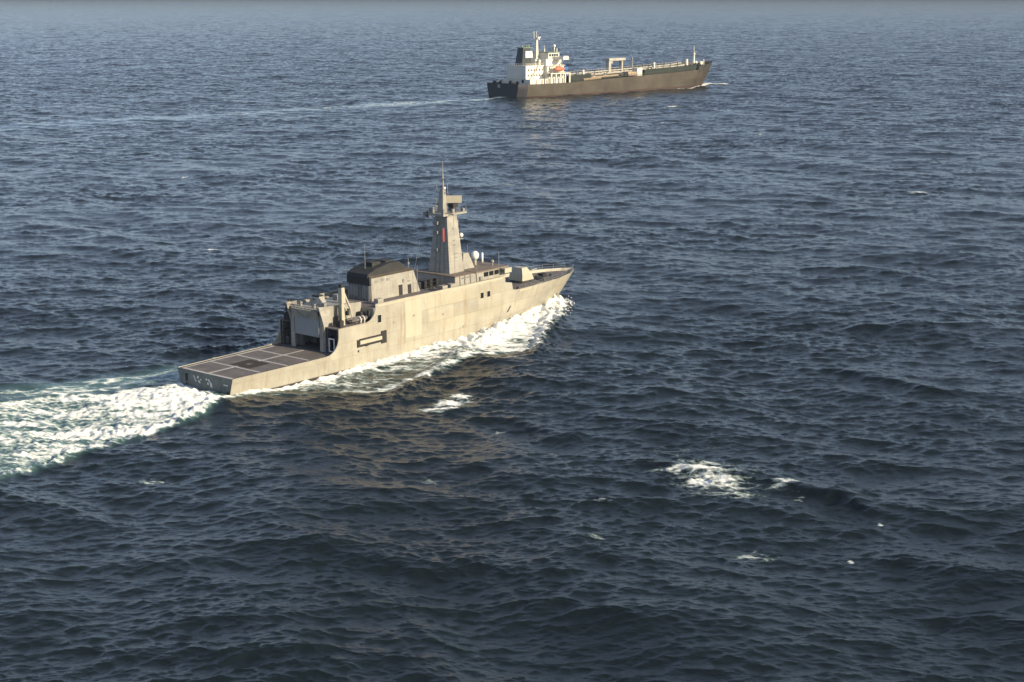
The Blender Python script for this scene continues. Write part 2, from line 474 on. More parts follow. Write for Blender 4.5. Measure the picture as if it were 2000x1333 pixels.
    for x, y, w, h in ((20.5, -2.4, 1.0, 1.4), (21.5, 2.3, 1.2, 1.2), (23.5, -.4, 1.6, 1.1), (19.3, 2.6, .6, 1.8), (19.0, -2.75, .4, 1.2)): hi.box(x, x + w, y - w / 2, y + w / 2, 2.64, 2.64 + h)
    hi.build('hangar_gear', M['steel'], hgo)
    nt = MB()
    for y in frange(-5.5, -3.4, 6): nt.tube((18.5, y, 2.64), (18.5, y, 5.95), .05, n=5)
    for y in frange(3.4, 5.5, 6): nt.tube((18.5, y, 2.64), (18.5, y, 5.95), .05, n=5)
    for z in (3.3, 4.2, 5.1):
        nt.path([(18.5, -5.5, z), (18.5, -3.4, z)], .04, 5); nt.path([(18.5, 3.4, z), (18.5, 5.5, z)], .04, 5)
    for sg in (-1, 1): nt.box(18.6, 20.4, sg * 4.4 - .9, sg * 4.4 + .9, 4.6, 4.75); nt.box(18.7, 19.5, sg * 3.7 - .25, sg * 3.7 + .25, 2.64, 4.4)
    nt.build('bay_framework', M['black'], root)
    # port bay mast-like gear
    pg = MB()
    pg.tube((18.3, 3.6, 6.1), (18.3, 3.6, 9.2), .2); pg.box(18.1, 18.6, 3.2, 3.9, 7.6, 8.2); pg.tube((18.4, 4.3, 6.1), (18.4, 4.3, 8.3), .09)
    pg.box(18.2, 18.9, 3.5, 4.6, 6.1, 7.0); pg.box(18.1, 18.5, 3.3, 5.2, 6.9, 7.05)
    pg.path([(18.3, 3.6, 8.2), (18.4, 4.3, 7.6), (18.3, 5.0, 7.0)], .06, 5)
    pg.build('port_davit', M['dark'], root)
    cl = MB()
    for x, y, w, h in ((19.0, -2.3, .5, .8), (22.6, 2.2, .8, .7), (23.2, -1.6, .7, 1.0), (24.4, .8, .9, .8), (18.4, 1.6, .4, .7), (18.5, -1.0, .35, .6)): cl.box(x, x + w, y - w / 2, y + w / 2, 8.36, 8.36 + h)
    cl.build('roof_locker', M['steel'], hgo)
    bc = MB()
    for x, y, w, h in ((19.3, -4.9, .7, .9), (20.0, -3.9, .5, 1.3), (24.4, -3.8, .7, 1.2), (25.0, -4.9, .35, 1.5), (19.2, 4.6, .8, 1.0), (21.5, 4.2, 1.0, 1.2), (23.6, 4.5, 1.0, .9)): bc.box(x, x + w, y - w / 2, y + w / 2, 6.1, 6.1 + h)
    bc.build('deck_gear', M['black'], root)
    # aft automatic gun on the hangar roof
    ag = MB()
    ag.tube((20.6, 0.4, 8.36), (20.6, 0.4, 8.7), .95, .85, 14)
    ag.taper((19.7, 21.6, -.35, 1.15, 8.7), (20.0, 21.3, -.1, .9, 9.55))
    ago = ag.build('aft_gun', M['navy_up'], root)
    MB().tube((20.3, .4, 9.2), (18.4, .4, 9.55), .10, .07).box(20.1, 21.2, -.15, .95, 9.55, 9.75).build('aft_gun_barrel', M['black'], ago)
    # boat crane
    cr = MB()
    cr.taper((20.4, 21.0, -4.5, -3.9, 6.1), (20.5, 20.9, -4.4, -4.0, 10.6))
    cr.taper((20.35, 21.1, -4.6, -3.8, 9.2), (20.45, 21.0, -4.5, -3.9, 11.3))
    cro = cr.build('boat_crane', M['navy_pale'], root)
    jb = MB()
    jb.tube((20.9, -4.2, 11.0), (22.3, -4.2, 8.2), .16); jb.tube((20.7, -4.2, 9.4), (21.6, -4.2, 8.0), .12)
    jb.tube((22.3, -4.2, 8.2), (22.6, -4.2, 7.0), .10)
    jb.build('crane_jib', M['navy_pale'], cro)
    MB().box(20.45, 20.95, -4.4, -3.95, 11.3, 11.75).box(21.6, 22.0, -4.4, -4.0, 7.3, 8.2).tube((20.3, -4.0, 6.1), (20.3, -4.0, 9.0), .07).build('crane_winch', M['dark'], cro)
    # inflatable boat on the boat deck
    ib = MB(); ib.tube((21.8, -4.9, 6.55), (24.6, -4.9, 6.55), .24, n=8); ib.tube((21.8, -3.9, 6.55), (24.6, -3.9, 6.55), .24, n=8)
    ib.taper((21.8, 24.7, -4.8, -4.0, 6.25), (21.7, 25.0, -4.9, -3.9, 6.55)); ib.tube((24.6, -4.9, 6.55), (25.2, -4.4, 6.7), .24, .2); ib.tube((24.6, -3.9, 6.55), (25.2, -4.4, 6.7), .24, .2)
    ib.build('rescue_boat', M['deck_grey'], root, smooth=True)
    hp = MB()
    for x in (23.2, 23.9):
        hp.path([(x, -5.3, 6.1)] + [(x, -4.95 + .45 * math.cos(a), 6.5 + .5 * math.sin(a)) for a in frange(math.pi, 0, 7)] + [(x, -4.5, 6.1)], .07, 6)
    hp.build('raft_cradle', M['white'], root)
    # ladder stowed along the side
    ld = MB(); y0 = -H.y(24, 3.6)
    ld.box(22.3, 26.6, y0 - .22, y0 - .02, 3.35, 3.85)
    lo = ld.build('boarding_ladder', M['navy_pale'], root)
    dk = MB(); dk.box(26.6, 27.6, y0 - .14, y0 + .05, 2.75, 4.5); dk.box(21.85, 22.3, y0 - .15, y0 + .05, 3.0, 4.0); dk.box(22.3, 26.6, y0 - .08, y0 + .05, 2.98, 3.33)
    dk.box(22.3, 26.6, y0 - .05, y0 + .05, 3.87, 4.10); dk.box(23.4, 24.0, y0 - .1, y0 + .05, 2.9, 3.1); dk.box(22.0, 22.2, y0 - .05, y0 + .05, 2.3, 2.6)
    dk.build('ladder_bracket_and_shadow', M['dark'], lo)  # end brackets, plus strips painted dark as shadow above and below the ladder
    # windows and openings in the hull side
    for x, z, w, h in ((26.35, 6.3, .7, 1.05), (48.5, 6.2, .72, .85), (50.05, 6.2, .72, .85)):
        y = -H.y(x, z)
        wf = MB().box(x - w / 2, x + w / 2, y - .03, y + .05, z - h / 2, z + h / 2).build('window', M['glass'], root)
        f = MB()
        for a, b, c, d in ((x - w / 2 - .07, x - w / 2, z - h / 2 - .07, z + h / 2 + .07), (x + w / 2, x + w / 2 + .07, z - h / 2 - .07, z + h / 2 + .07),
                           (x - w / 2, x + w / 2, z + h / 2, z + h / 2 + .07), (x - w / 2, x + w / 2, z - h / 2 - .07, z - h / 2)): f.box(a, b, y - .05, y + .05, c, d)
        f.build('window_frame', M['navy_pale'], wf)
    sc_ = MB()
    for x, z in ((33.4, 5.6), (29.2, 5.3), (44.2, 2.2), (39.6, 4.8)):
        y = -H.y(x, z); sc_.box(x - .18, x + .18, y - .02, y + .03, z - .15, z + .15)
    sc_.build('scupper', M['steel'], root)
    # anchors in their slanting hawse recesses
    for x, z, s_ in ((71.2, 2.0, .55), (55.3, 3.0, .40)):
        an = MB(); P = []
        for dz in (-1, 1):
            for dx in (-1, 1):
                zz_ = z + dz * s_ * 1.1; xx = x + dz * s_ * .8 + dx * s_ * .35
                stn = min(xx, 73.0)
                # station for that actual x
                for _ in range(12): stn -= (H.x(stn, zz_) - xx) * .7
                y = -H.y(stn, zz_)
                P.append((xx, y, zz_))
        o = [(p[0], p[1] - .06, p[2]) for p in P]; i = [(p[0], p[1] + .1, p[2]) for p in P]
        an.hexa([o[0], o[1], i[1], i[0], o[2], o[3], i[3], i[2]])
        an.build('anchor', M['dark'], root)
    # funnel housing
    fh = MB()
    fh.taper((28.5, 38.6, -2.35, 2.35, 7.94), (28.6, 37.4, -2.15, 2.15, 11.2))
    fo = fh.build('funnel_housing', M['navy_up'], root)
    rf = MB()
    pr = [(28.25, 11.25), (28.4, 11.7), (30.0, 12.3), (32.8, 12.75), (34.9, 12.75), (36.0, 12.0), (36.2, 11.4)]
    rf.prism_xz(pr, -1.75, 2.2)
    rf.box(30.5, 32.2, -.6, .6, 12.3, 13.0); rf.box(32.9, 34.6, -.9, 1.2, 12.7, 12.95); rf.tube((36.3, -.6, 11.2), (36.3, -.6, 11.95), .28)
    rf.hexa([(28.25, -2.25, 10.2), (28.6, -2.25, 10.2), (28.6, 2.25, 10.2), (28.25, 2.25, 10.2), (28.2, -2.2, 11.25), (28.6, -2.2, 11.25), (28.6, 2.2, 11.25), (28.2, 2.2, 11.25)])
    rf.build('funnel_top', M['black'], fo, label='soot black louvred funnel top')
    rs = MB(); rs.hexa([(28.4, -2.3, 11.2), (37.7, -2.25, 11.2), (37.7, 2.25, 11.2), (28.4, 2.3, 11.2), (28.6, -1.4, 11.62), (37.3, -1.4, 11.5), (37.3, 1.4, 11.5), (28.6, 1.4, 11.62)])
    rs.build('funnel_roof', paint('funnel_roof_brown', (.085, .07, .055), .8, .3, .8), fo)
    gr = MB()
    for y in frange(-1.9, 1.9, 8): gr.box(28.32, 28.5, y - .06, y + .06, 8.0, 10.2)
    gr.box(28.38, 28.5, -2.1, -.7, 8.2, 10.1); gr.box(28.38, 28.5, .1, 1.9, 8.4, 9.9)
    gr.build('funnel_grille', M['steel'], fo)
    for x0, x1, z1 in ((34.1, 34.9, 9.45), (36.0, 36.75, 9.25)):
        MB().hexa([(x0, -2.36, 7.96), (x1, -2.36, 7.96), (x1, -2.2, 7.96), (x0, -2.2, 7.96), (x0, -2.29, z1), (x1, -2.29, z1), (x1, -2.1, z1), (x0, -2.1, z1)]).build('funnel_door', M['dark'], fo)
    vents = MB()
    for x, z in ((29.6, 10.6), (31.0, 10.7), (32.0, 10.6)): vents.box(x - .3, x + .3, -2.25, -2.1, z - .18, z + .18)
    vents.box(35.0, 35.3, -2.33, -2.1, 9.7, 10.2); vents.box(36.1, 36.6, -2.32, -2.1, 9.7, 9.85)
    vents.build('vent', M['steel'], fo)
    wa = MB(); wa.tube((29.7, 0, 12.0), (29.7, 0, 15.7), .05, .03, 6); wa.tube((38.7, 0, 7.9), (38.7, 0, 12.4), .06, .04, 6); wa.tube((38.7, 0, 11.6), (38.7, 0, 11.95), .16)
    wa.tube((37.3, -3.0, 7.9), (37.3, -3.0, 11.9), .05, .03, 6)
    wa.build('whip_aerial', M['steel'], root)
    # rails on the main deck
    ra = MB()
    for sg in (-1, 1):
        for x in frange(39.4, 43.6, 6): ra.tube((x, sg * 2.6, 7.92), (x, sg * 2.6, 9.5), .05, n=5)
        for z in (8.4, 8.95, 9.48): ra.path([(39.4, sg * 2.6, z), (43.6, sg * 2.6, z)], .03, 5)
    for x in (40.0, 41.3, 42.6): ra.box(x, x + .5, -1.9, -1.3, 7.92, 9.1)
    ra.build('deck_rail', M['dark'], root)
    rw = MB()
    for i in range(13):
        st_ = 57.2 + i * 1.3
        for sg in (-1, 1):
            x = H.x(st_, 5.6); y = sg * (H.y(st_, 5.6) - .08)
            rw.tube((x, y, 5.55), (x, y, 6.35), .025, n=4)
    for sg in (-1, 1):
        for z in (5.95, 6.33): rw.path([(H.x(57.2 + i * 1.3, 5.6), sg * (H.y(57.2 + i * 1.3, 5.6) - .08), z) for i in range(13)], .018, 4)
    rw.build('bow_rail', M['steel'], root)
    # mast tower
    mt = MB()
    mt.taper((45.6, 49.1, -2.05, 2.5, 7.9), (46.0, 48.2, -1.15, 1.15, 18.0))
    mto = mt.build('mast_tower', M['navy_up'], root)
    pl = MB()
    pl.box(44.9, 50.2, -1.45, 1.6, 18.0, 18.3)
    pl.tube((46.2, -2.4, 18.25), (46.2, 3.4, 18.5), .10, .07); pl.tube((46.2, 1.4, 17.3), (46.2, 3.0, 18.4), .06)
    for p in ((45, -1.4), (45, 1.5), (50.1, -1.4), (50.1, 1.5), (47.5, -1.4)): pl.tube((p[0], p[1], 18.3), (p[0], p[1], 19.1), .03, n=5)
    pl.path([(50.1, 1.5, 19.05), (45, 1.5, 19.05), (45, -1.4, 19.05)], .025, 5)
    pl.build('mast_platform', M['navy_up'], mto)
    tc_ = MB()
    for x, y, h in ((45.2, -1.2, .7), (45.2, .9, .9), (47.2, -1.25, .6), (49.6, -1.2, .5), (49.4, 1.1, .8)): tc_.box(x - .22, x + .22, y - .2, y + .2, 18.3, 18.3 + h)
    for p, h in (((44.95, 0.0), 2.4), ((47.4, 1.5), 1.9), ((50.1, 0), 1.4), ((45.6, -1.4), 1.7)): tc_.tube((p[0], p[1], 18.2), (p[0], p[1], 18.3 + h), .045, n=5)
    for z in (16.6, 15.2, 12.6): tc_.box(45.5 - (18 - z) * .02, 46.1, .3, 1.2, z, z + .45)
    tc_.box(45.6, 46.3, 2.6, 3.2, 17.7, 18.3); tc_.box(45.9, 46.5, 1.9, 2.3, 18.2, 19.0)
    tc_.build('mast_fitting', M['steel'], mto)
    um = MB()
    um.taper((45.9, 46.9, -.5, .5, 18.3), (46.2, 46.75, -.25, .25, 21.9)); um.tube((46.5, 0, 21.9), (46.5, 0, 24.2), .13, .09); um.tube((46.5, 0, 24.2), (46.5, 0, 25.9), .05, .03)
    um.tube((46.5, -1.0, 23.3), (46.5, 1.0, 23.3), .05); um.tube((46.5, -1.0, 21.3), (46.5, 1.3, 21.3), .06)
    um.tube((46.5, -.9, 21.3), (46.5, -.9, 22.7), .03); um.tube((46.5, 1.2, 21.3), (46.5, 1.2, 22.5), .03); um.tube((45.9, .55, 18.3), (46.3, .4, 21.6), .06)
    um.build('mast_pole', M['navy_up'], mto)
    MB().ball((46.5, -.25, 22.0), .24).build('mast_light', M['white'], mto, smooth=True)
    rp = MB().tube((48.7, 0, 18.3), (48.7, 0, 18.9), .55, .5, 10).box(48.2, 49.3, -.5, .5, 18.9, 19.5).build('radar_pedestal', M['black'], mto)
    MB().obox((48.9, 0.05, 20.1), 2.5, .7, 1.05, -PHD + .05).build('radar_antenna', M['navy_pale'], mto)
    br = MB(); br.box(48.4, 50.4, -.6, .6, 14.0, 14.12); br.tube((48.5, 0, 13.0), (50.0, 0, 14.0), .07); br.box(48.3, 49.0, -.8, -.2, 15.3, 17.0)
    br.build('radar_bracket', M['steel'], mto)
    MB().ball((50.2, -.3, 14.55), .34).build('small_dome', M['white'], mto, smooth=True)
    ld = MB()
    for z, w in ((14.2, .5), (13.5, .5), (12.2, .9), (16.0, .3), (11.6, .6)):
        k = (z - 7.9) / 10.1; y = -(2.05 + (1.15 - 2.05) * k)
        ld.box(47.0, 47.0 + w, y - .10, y + .05, z, z + .10)
    ld.build('mast_step', M['steel'], mto)
    ca = MB()
    for y in (-.9, 0.1, 1.0): ca.path([(45.55, y, 8), (45.97, y * .55, 17.9)], .05, 5)
    ca.build('cable_run', M['steel'], mto)
    rg = MB()
    for a, b in (((46.2, 3.3, 18.4), (43.6, 3.6, 8.4)), ((46.2, -2.3, 18.2), (44.6, -3.9, 9.4))):
        rg.tube(a, b, .022, n=4)
    rg.build('rigging_wire', M['steel'], root)
    at = MB()
    for p, h in (((55.4, -3.4, 9.46), 2.2), ((55.6, 3.0, 9.46), 2.6), ((49.8, -3.7, 9.46), 1.6), ((52.4, 2.8, 9.46), 1.2), ((47.0, 3.8, 9.40), 3.2)):
        at.tube(p, (p[0], p[1], p[2] + h), .05, .025, 5)
    at.build('aerial', M['steel'], root)
    sl = MB()
    for y in (-2.6, 2.6): sl.tube((54.8, y, 9.46), (54.8, y, 10.0), .12, n=8).ball((54.8, y, 10.15), .3)
    sl.build('searchlight', M['steel'], root)
    lk = MB()
    for x, y in ((40.2, -4.9), (42.0, -4.9), (31.0, 4.2), (33.4, 4.2), (27.2, -4.4)): lk.box(x, x + 1.1, y - .4, y + .4, 7.93, 8.75)
    lk.build('deck_locker', M['navy_up'], root)
    # sensor block, domes, bridge
    MB().taper((49.2, 51.9, -1.5, 1.5, 9.5), (49.5, 50.7, -1.3, 1.3, 11.9)).box(49.4, 50.2, -.4, .4, 11.9, 12.25).build('director_house', M['navy_up'], root)
    dm = MB().tube((53.8, 0, 9.5), (53.8, 0, 10.4), .28, .22).build('dome_pedestal', M['navy_up'], root)
    MB().ball((53.8, 0, 10.95), .62, (1, 1, 1.1), 18, 12).build('satellite_dome', M['white'], dm, smooth=True)
    d2 = MB().tube((56.0, .4, 9.5), (56.0, .4, 10.9), .17, .17, 10); d2.ball((56.0, .4, 10.9), .17)
    d2.build('navigation_dome', M['white'], root, smooth=True)
    bh = MB()
    bh.taper((44.4, 56.4, -4.05, 4.05, 7.94), (44.5, 56.2, -3.95, 3.95, 9.3))
    bho = bh.build('bridge_house', M['navy_up'], root)
    MB().box(48.9, 56.7, -4.25, 4.25, 9.3, 9.46).box(44.3, 48.9, -4.1, 4.1, 9.3, 9.40).build('bridge_roof', paint('roof_brown', (0.17, 0.14, 0.12), .8, .2, .8), bho)
    wg = MB()
    for sg in (-1, 1):
        wg.box(54.6, 56.5, sg * 4.9 - .1, sg * 4.9 + .1, 7.5, 9.28) if sg > 0 else wg.box(54.9, 56.55, sg * 4.9 - .1, sg * 4.9 + .1, 8.55, 9.28)
        wg.box(54.9, 56.55, min(sg * 4.05, sg * 4.8), max(sg * 4.05, sg * 4.8), 9.0, 9.28)
    wg.build('bridge_wing', M['navy_pale'], bho)
    for i in range(3):
        x0 = 51.1 + i * 1.25
        MB().box(x0, x0 + .95, -4.10, -3.9, 8.45, 9.1).build('bridge_window', M['glass'], bho)
    for i in range(7):
        y0 = -3.6 + i * 1.05
        MB().hexa([(56.27, y0, 8.5), (56.42, y0, 8.5), (56.42, y0 + .85, 8.5), (56.27, y0 + .85, 8.5), (56.2, y0, 9.15), (56.29, y0, 9.15), (56.29, y0 + .85, 9.15), (56.2, y0 + .85, 9.15)]).build('bridge_window', M['glass'], bho)
    pp = MB()
    for x in (45.5, 46.6, 47.9, 49.3): pp.tube((x, -4.12, 7.95), (x, -4.08, 9.3), .05, n=5)
    pp.box(46.0, 48.4, -4.2, -4.0, 8.9, 9.0); pp.box(50.0, 50.5, -4.25, -4.0, 8.0, 8.6)
    pp.build('bridge_pipework', M['steel'], bho)
    # forward gun
    MB().tube((65.2, 0, 5.2), (65.2, 0, 5.6), 1.75, 1.65, 18).build('gun_ring', M['black'], root)
    gt = MB()
    gt.taper((63.75, 66.75, -1.4, 1.4, 5.6), (63.9, 66.3, -1.3, 1.3, 6.5)); gt.taper((63.9, 66.3, -1.3, 1.3, 6.502), (64.3, 65.6, -.85, .85, 7.6))
    gto = gt.build('gun_turret', M['navy_pale'], root)
    MB().tube((66.1, 0, 6.5), (69.2, 0, 6.75), .13, .09, 8).box(66.0, 66.5, -.3, .3, 6.15, 6.85).build('gun_barrel', M['navy_up'], gto)
    bg_ = MB()
    for x, y in ((69.5, 1.2), (69.5, -1.2), (72.0, .7), (72.0, -.7), (59.5, 3.8), (59.5, -3.8)): bg_.tube((x, y, 5.2), (x, y, 5.65), .2, .16, 8)
    bg_.box(70.2, 71.2, -.5, .5, 5.2, 5.8); bg_.box(60.5, 61.6, -1.2, 1.2, 5.2, 5.6)
    bg_.build('bollard', M['dark'], root)
    # breakwater
    bw = MB(); bw.hexa([(68.0, -2.6, 5.2), (68.1, -2.6, 5.2), (69.2, 0, 5.2), (69.1, 0, 5.2), (68.0, -2.6, 5.7), (68.1, -2.6, 5.7), (69.2, 0, 5.7), (69.1, 0, 5.7)])
    bw.hexa([(69.1, 0.002, 5.2), (69.2, 0.002, 5.2), (68.1, 2.6, 5.2), (68.0, 2.6, 5.2), (69.1, 0.002, 5.7), (69.2, 0.002, 5.7), (68.1, 2.6, 5.7), (68.0, 2.6, 5.7)])
    bw.build('breakwater', M['navy_up'], root)
    return root

patrol = build_patrol()

def flag(name, label, pos, w, h, mat, ang):
    mb = MB(); vs = []
    n = 7
    for k in (0, 1):
        for i in range(n):
            t = i / (n - 1)
            for j in range(4):
                u = j / 3
                vs.append((w * t, .06 * math.sin(4 * t + u * 2) + k * .02, -h * u - .08 * t))
    fs = []
    for i in range(n - 1):
        for j in range(3):
            a = i * 4 + j
            fs.append((a, a + 4, a + 5, a + 1)); b = a + n * 4
            fs.append((b, b + 1, b + 5, b + 4))
    mb.add(vs, fs)
    o = mb.build(name, mat)
    c, s = math.cos(PHD), math.sin(PHD)
    o.location = (PX + pos[0] * c - pos[1] * s, PY + pos[0] * s + pos[1] * c, pos[2])
    o.rotation_euler = (0, 0, PHD + ang)
    o['label'] = label; o['category'] = 'flag'; o['group'] = 'flags on the patrol ship mast'
    return o
flag('flag', 'tall narrow red flag hanging against the after side of the grey mast', (45.5, -1.05, 16.3), .45, 2.1, M['red'], -math.pi + .3)
flag('flag', 'small maroon flag hanging under the port yardarm of the grey mast', (46.2, 3.3, 18.0), 1.1, .55, M['purple'], -1.9)

# ================================================================ TANKER
T_HULL = Hull([-3, 0, 5, 12.5],
    [(0, [8.5, 9.8, 11.2, 11.3]), (6, [10.5, 12.2, 12.9, 13.0]), (16, [12.5, 13.7, 13.9, 13.9]), (28, [13.9, 14, 14, 14]), (118, [13.9, 14, 14, 14]),
     (132, [11.6, 12.3, 13.0, 13.4]), (142, [7.8, 8.6, 9.8, 10.8]), (149, [3.8, 4.5, 5.8, 7.2]), (153, [.9, 1.4, 2.3, 3.4]), (154.6, [.05, .05, .05, .2])], 120.0, 6.2, 12.0, 154.6)

def build_tanker():
    H = T_HULL
    root = thing('oil_tanker', 'long brown-hulled oil tanker with white aft superstructure, far behind the patrol ship', 'tanker ship', (TX, TY, 0), THD)
    def ztop(x):
        return float(np.interp(x, [0, 10, 33, 87, 128, 134, 136.5, 154.6], [6.7, 6.5, 6.5, 8.0, 9.2, 9.4, 10.9, 12.1]))
    st = frange(0, 20, 9) + frange(24, 128, 22) + frange(131, 154.6, 16)
    sh, tr = H.shell(st, [ztop(x) for x in st], -3, 9, .25, 6.7)
    sh.build('hull', M['thull'], root, whole=True)
    tr.build('transom', M['tblack'], root)
    # near-black stern: a skin set proud of the transom and quarter
    sp = MB(); vs = []
    zz = frange(-1, 6.72, 8)
    ring = [('q', 5.2, -1), ('q', 2.6, -1), ('t', 0, -1)] + [('t', 0, k) for k in (-.5, 0, .5)] + [('t', 0, 1), ('q', 2.6, 1), ('q', 5.2, 1)]
    for z in zz:
        for k, s_, f in ring:
            if k == 'q': vs.append((H.x(s_, z), f * (H.y(s_, z) + .05), z))
            else: vs.append((-.06, f * (H.y(0, z) + .05), z))
    nr = len(ring)
    sp.add(vs, [(j * nr + k, j * nr + nr + k, j * nr + nr + k + 1, j * nr + k + 1) for j in range(7) for k in range(nr - 1)])
    sp.build('stern_plating', M['tblack'], root, label='black stern of the tanker')
    em = MB(); em.tube((-.12, 2.6, 5.3), (-.05, 2.6, 5.3), 1.0, n=12)
    em.build('stern_emblem', paint('worn_grey_mark', (0.32, 0.30, 0.32), .7, .3, 1.0), root)
    H.deck(frange(.3, 33, 10), lambda s_: ztop(s_) - .5, .3).build('aft_deck', M['tdeck'], root)
    H.deck(frange(33, 134, 22), lambda s_: ztop(s_) - .35, .3).build('main_deck', M['tdeck'], root)
    H.deck(frange(134.2, 154, 12), lambda s_: ztop(s_) - .8, .3).build('forecastle_deck', M['tdeck'], root)
    # poop gear
    gp = MB()
    for x, y, r in ((3, 4, .8), (3.2, -3, .9), (4, -7, .7), (2.5, 8, .7)): gp.tube((x, y - 1.0, 7.2), (x, y + 1.0, 7.2), r, n=10)
    gp.tube((1.2, 6, 6.2), (1.2, 6, 8.0), .25); gp.tube((1.2, -8, 6.2), (1.2, -8, 7.4), .25)
    gp.build('mooring_winch', M['tblack'], root)
    # superstructure
    ca = MB(); ca.box(9.4, 22.0, -6.85, 6.85, 8.6, 15.2); cao = ca.build('engine_casing', M['twhite'], root)
    dr = MB(); dr.box(9.34, 9.42, -3.9, -2.4, 6.4, 8.6)
    lo = MB(); lo.box(9.8, 34.5, -9.6, 9.6, 6.1, 8.6); loo = lo.build('poop_house', M['twhite'], root)
    MB().tube((9.72, -4.3, 7.5), (9.85, -4.3, 7.5), .85, n=14).build('vent_opening', M['dark'], loo)
    dd = MB()
    for x in (13.5, 17.5, 21.0): dd.box(x, x + 1.0, -9.66, -9.5, 6.2, 8.2)
    dd.build('house_door', M['ttan'], loo)
    acc = MB(); acc.box(22.2, 34.0, -9.0, 9.0, 8.62, 14.8); aco = acc.build('accommodation', M['twhite'], root)
    ac2 = MB(); ac2.box(22.6, 33.6, -7.8, 7.8, 14.82, 18.2); ac2.build('upper_accommodation', M['twhite'], aco)
    wn_ = 0
    for z in (10.2, 13.0):
        w = MB()
        for x in frange(23.5, 32.5, 6): w.box(x, x + .7, -9.05, -8.95, z, z + .8)
        w.build('porthole_row', M['glass'], aco)
    w = MB()
    for y in frange(-7.6, 7.6, 9): w.box(33.95, 34.06, y - .4, y + .4, 12.8, 13.7)
    w.build('front_window_row', M['glass'], aco)
    pr_ = MB()
    for z in (10.0, 12.6):
        for x in frange(11.0, 20.5, 6): pr_.box(x, x + .75, -6.9, -6.8, z, z + .85)
    pr_.build('casing_window', M['glass'], cao)
    cr_ = MB()
    for z in (15.75, 16.25):
        cr_.path([(9.5, 6.7, z), (9.5, -6.7, z), (21.8, -6.7, z)], .06, 4)
    for y in frange(-6.7, 6.7, 9): cr_.tube((9.5, y, 15.2), (9.5, y, 16.3), .06, n=4)
    for x in frange(9.5, 21.8, 8): cr_.tube((x, -6.7, 15.2), (x, -6.7, 16.3), .06, n=4)
    cr_.build('casing_rail', M['twhite'], cao)
    lad = MB()
    lad.hexa([(12.0, -6.98, 8.7), (12.8, -6.98, 8.7), (12.8, -6.86, 8.7), (12.0, -6.86, 8.7), (17.5, -6.98, 15.0), (18.3, -6.98, 15.0), (18.3, -6.86, 15.0), (17.5, -6.86, 15.0)])
    lad.build('casing_ladder', M['ttan'], cao)
    wl = MB()
    for z in (11.7, 14.75): wl.box(21.9, 34.6, -9.7, 9.7, z, z + .18)
    wl.build('walkway', M['twhite'], aco)
    wh = MB(); wh.box(25.4, 33.2, -6.6, 6.6, 18.22, 21.2); who = wh.build('wheelhouse', M['twhite'], root)
    ws = MB()
    for x in (26.0, 27.8, 29.4, 31.0): ws.box(x, x + 1.25, -6.66, -6.5, 19.4, 20.6)
    ws.build('side_window', M['glass'], who)
    ws = MB()
    for y in frange(-5.8, 5.8, 9): ws.box(33.15, 33.27, y - .5, y + .5, 19.4, 20.6)
    ws.build('front_window', M['glass'], who)
    MB().box(25.0, 33.7, -7.0, 7.0, 21.2, 21.5).build('wheelhouse_roof', M['tgreen_trim'], who)
    for sg in (-1, 1):
        bw = MB(); a, b = sorted((sg * 6.6, sg * 14.0))
        bw.box(28.6, 32.6, a, b, 17.9, 18.2); bw.box(28.6, 28.8, a, b, 18.2, 19.3); bw.box(32.4, 32.6, a, b, 18.2, 19.3)
        a, b = sorted((sg * 12.6, sg * 14.0)); bw.box(28.9, 32.3, a, b, 18.2, 19.7)
        bw.tube((30.5, sg * 9.0, 14.9), (30.5, sg * 12.6, 17.9), .3)
        bw.build('bridge_wing', M['twhite'], root)
    # funnel
    fn = MB(); fn.taper((11.0, 17.6, -2.6, 2.6, 15.2), (12.3, 17.2, -2.0, 2.0, 23.6))
    fno = fn.build('funnel', M['tfunnel'], root)
    MB().taper((13.2, 18.4, -2.75, 2.75, 18.9), (13.4, 18.0, -2.6, 2.6, 22.2)).build('funnel_band', M['tfunnel_band'], fno)
    MB().box(11.9, 18.6, -2.5, 2.5, 23.6, 24.0).tube((14, .8, 24), (14, .8, 25.2), .5).tube((15.5, -.8, 24), (15.5, -.8, 25.0), .5).tube((17.8, 0, 24), (17.8, 0, 25.0), .6).build('funnel_cap', M['tgreen_trim'], fno)
    vt = MB()
    for x, y, z in ((19.5, -3.5, 17.4), (20.6, 3, 17.0), (18.5, 4, 16.9), (20.3, -5.3, 17.2)): vt.tube((x, y, 15.2), (x, y, z), .7, .6, 10); vt.ball((x, y, z), .85)
    vt.build('cowl_vent', M['twhite'], cao)
    # masts
    ms = MB(); ms.taper((22.7, 24.3, -.8, .8, 18.2), (23.1, 24.0, -.45, .45, 27.6)); ms.tube((23.5, 0, 27.5), (23.5, 0, 31.7), .28, .12)
    ms.tube((23.5, -2.4, 28.0), (23.5, 2.4, 28.0), .18); ms.tube((23.5, -1.4, 29.9), (23.5, 1.4, 29.9), .1); ms.tube((23.5, 1.8, 28), (23.5, 1.8, 31.6), .16)
    mso = ms.build('main_mast', M['twhite'], root)
    MB().obox((24.6, -.6, 28.7), 3.0, .5, .5, .3).box(24.0, 25.0, -.9, -.2, 27.6, 28.5).build('radar_scanner', M['white'], mso)
    mp = MB().tube((33.0, -3.2, 21.4), (33.0, -3.2, 24.0), .28); mp.ball((33.0, -3.2, 24.4), .75); mp.build('satellite_dome', M['white'], root, smooth=True)
    MB().tube((31.5, 2.5, 21.4), (31.5, 2.5, 24.4), .14).tube((32.5, -5.5, 21.4), (32.5, -5.5, 23.3), .3).tube((29.2, 0, 21.4), (29.2, 0, 23.0), .3).build('aerial', M['twhite'], root)
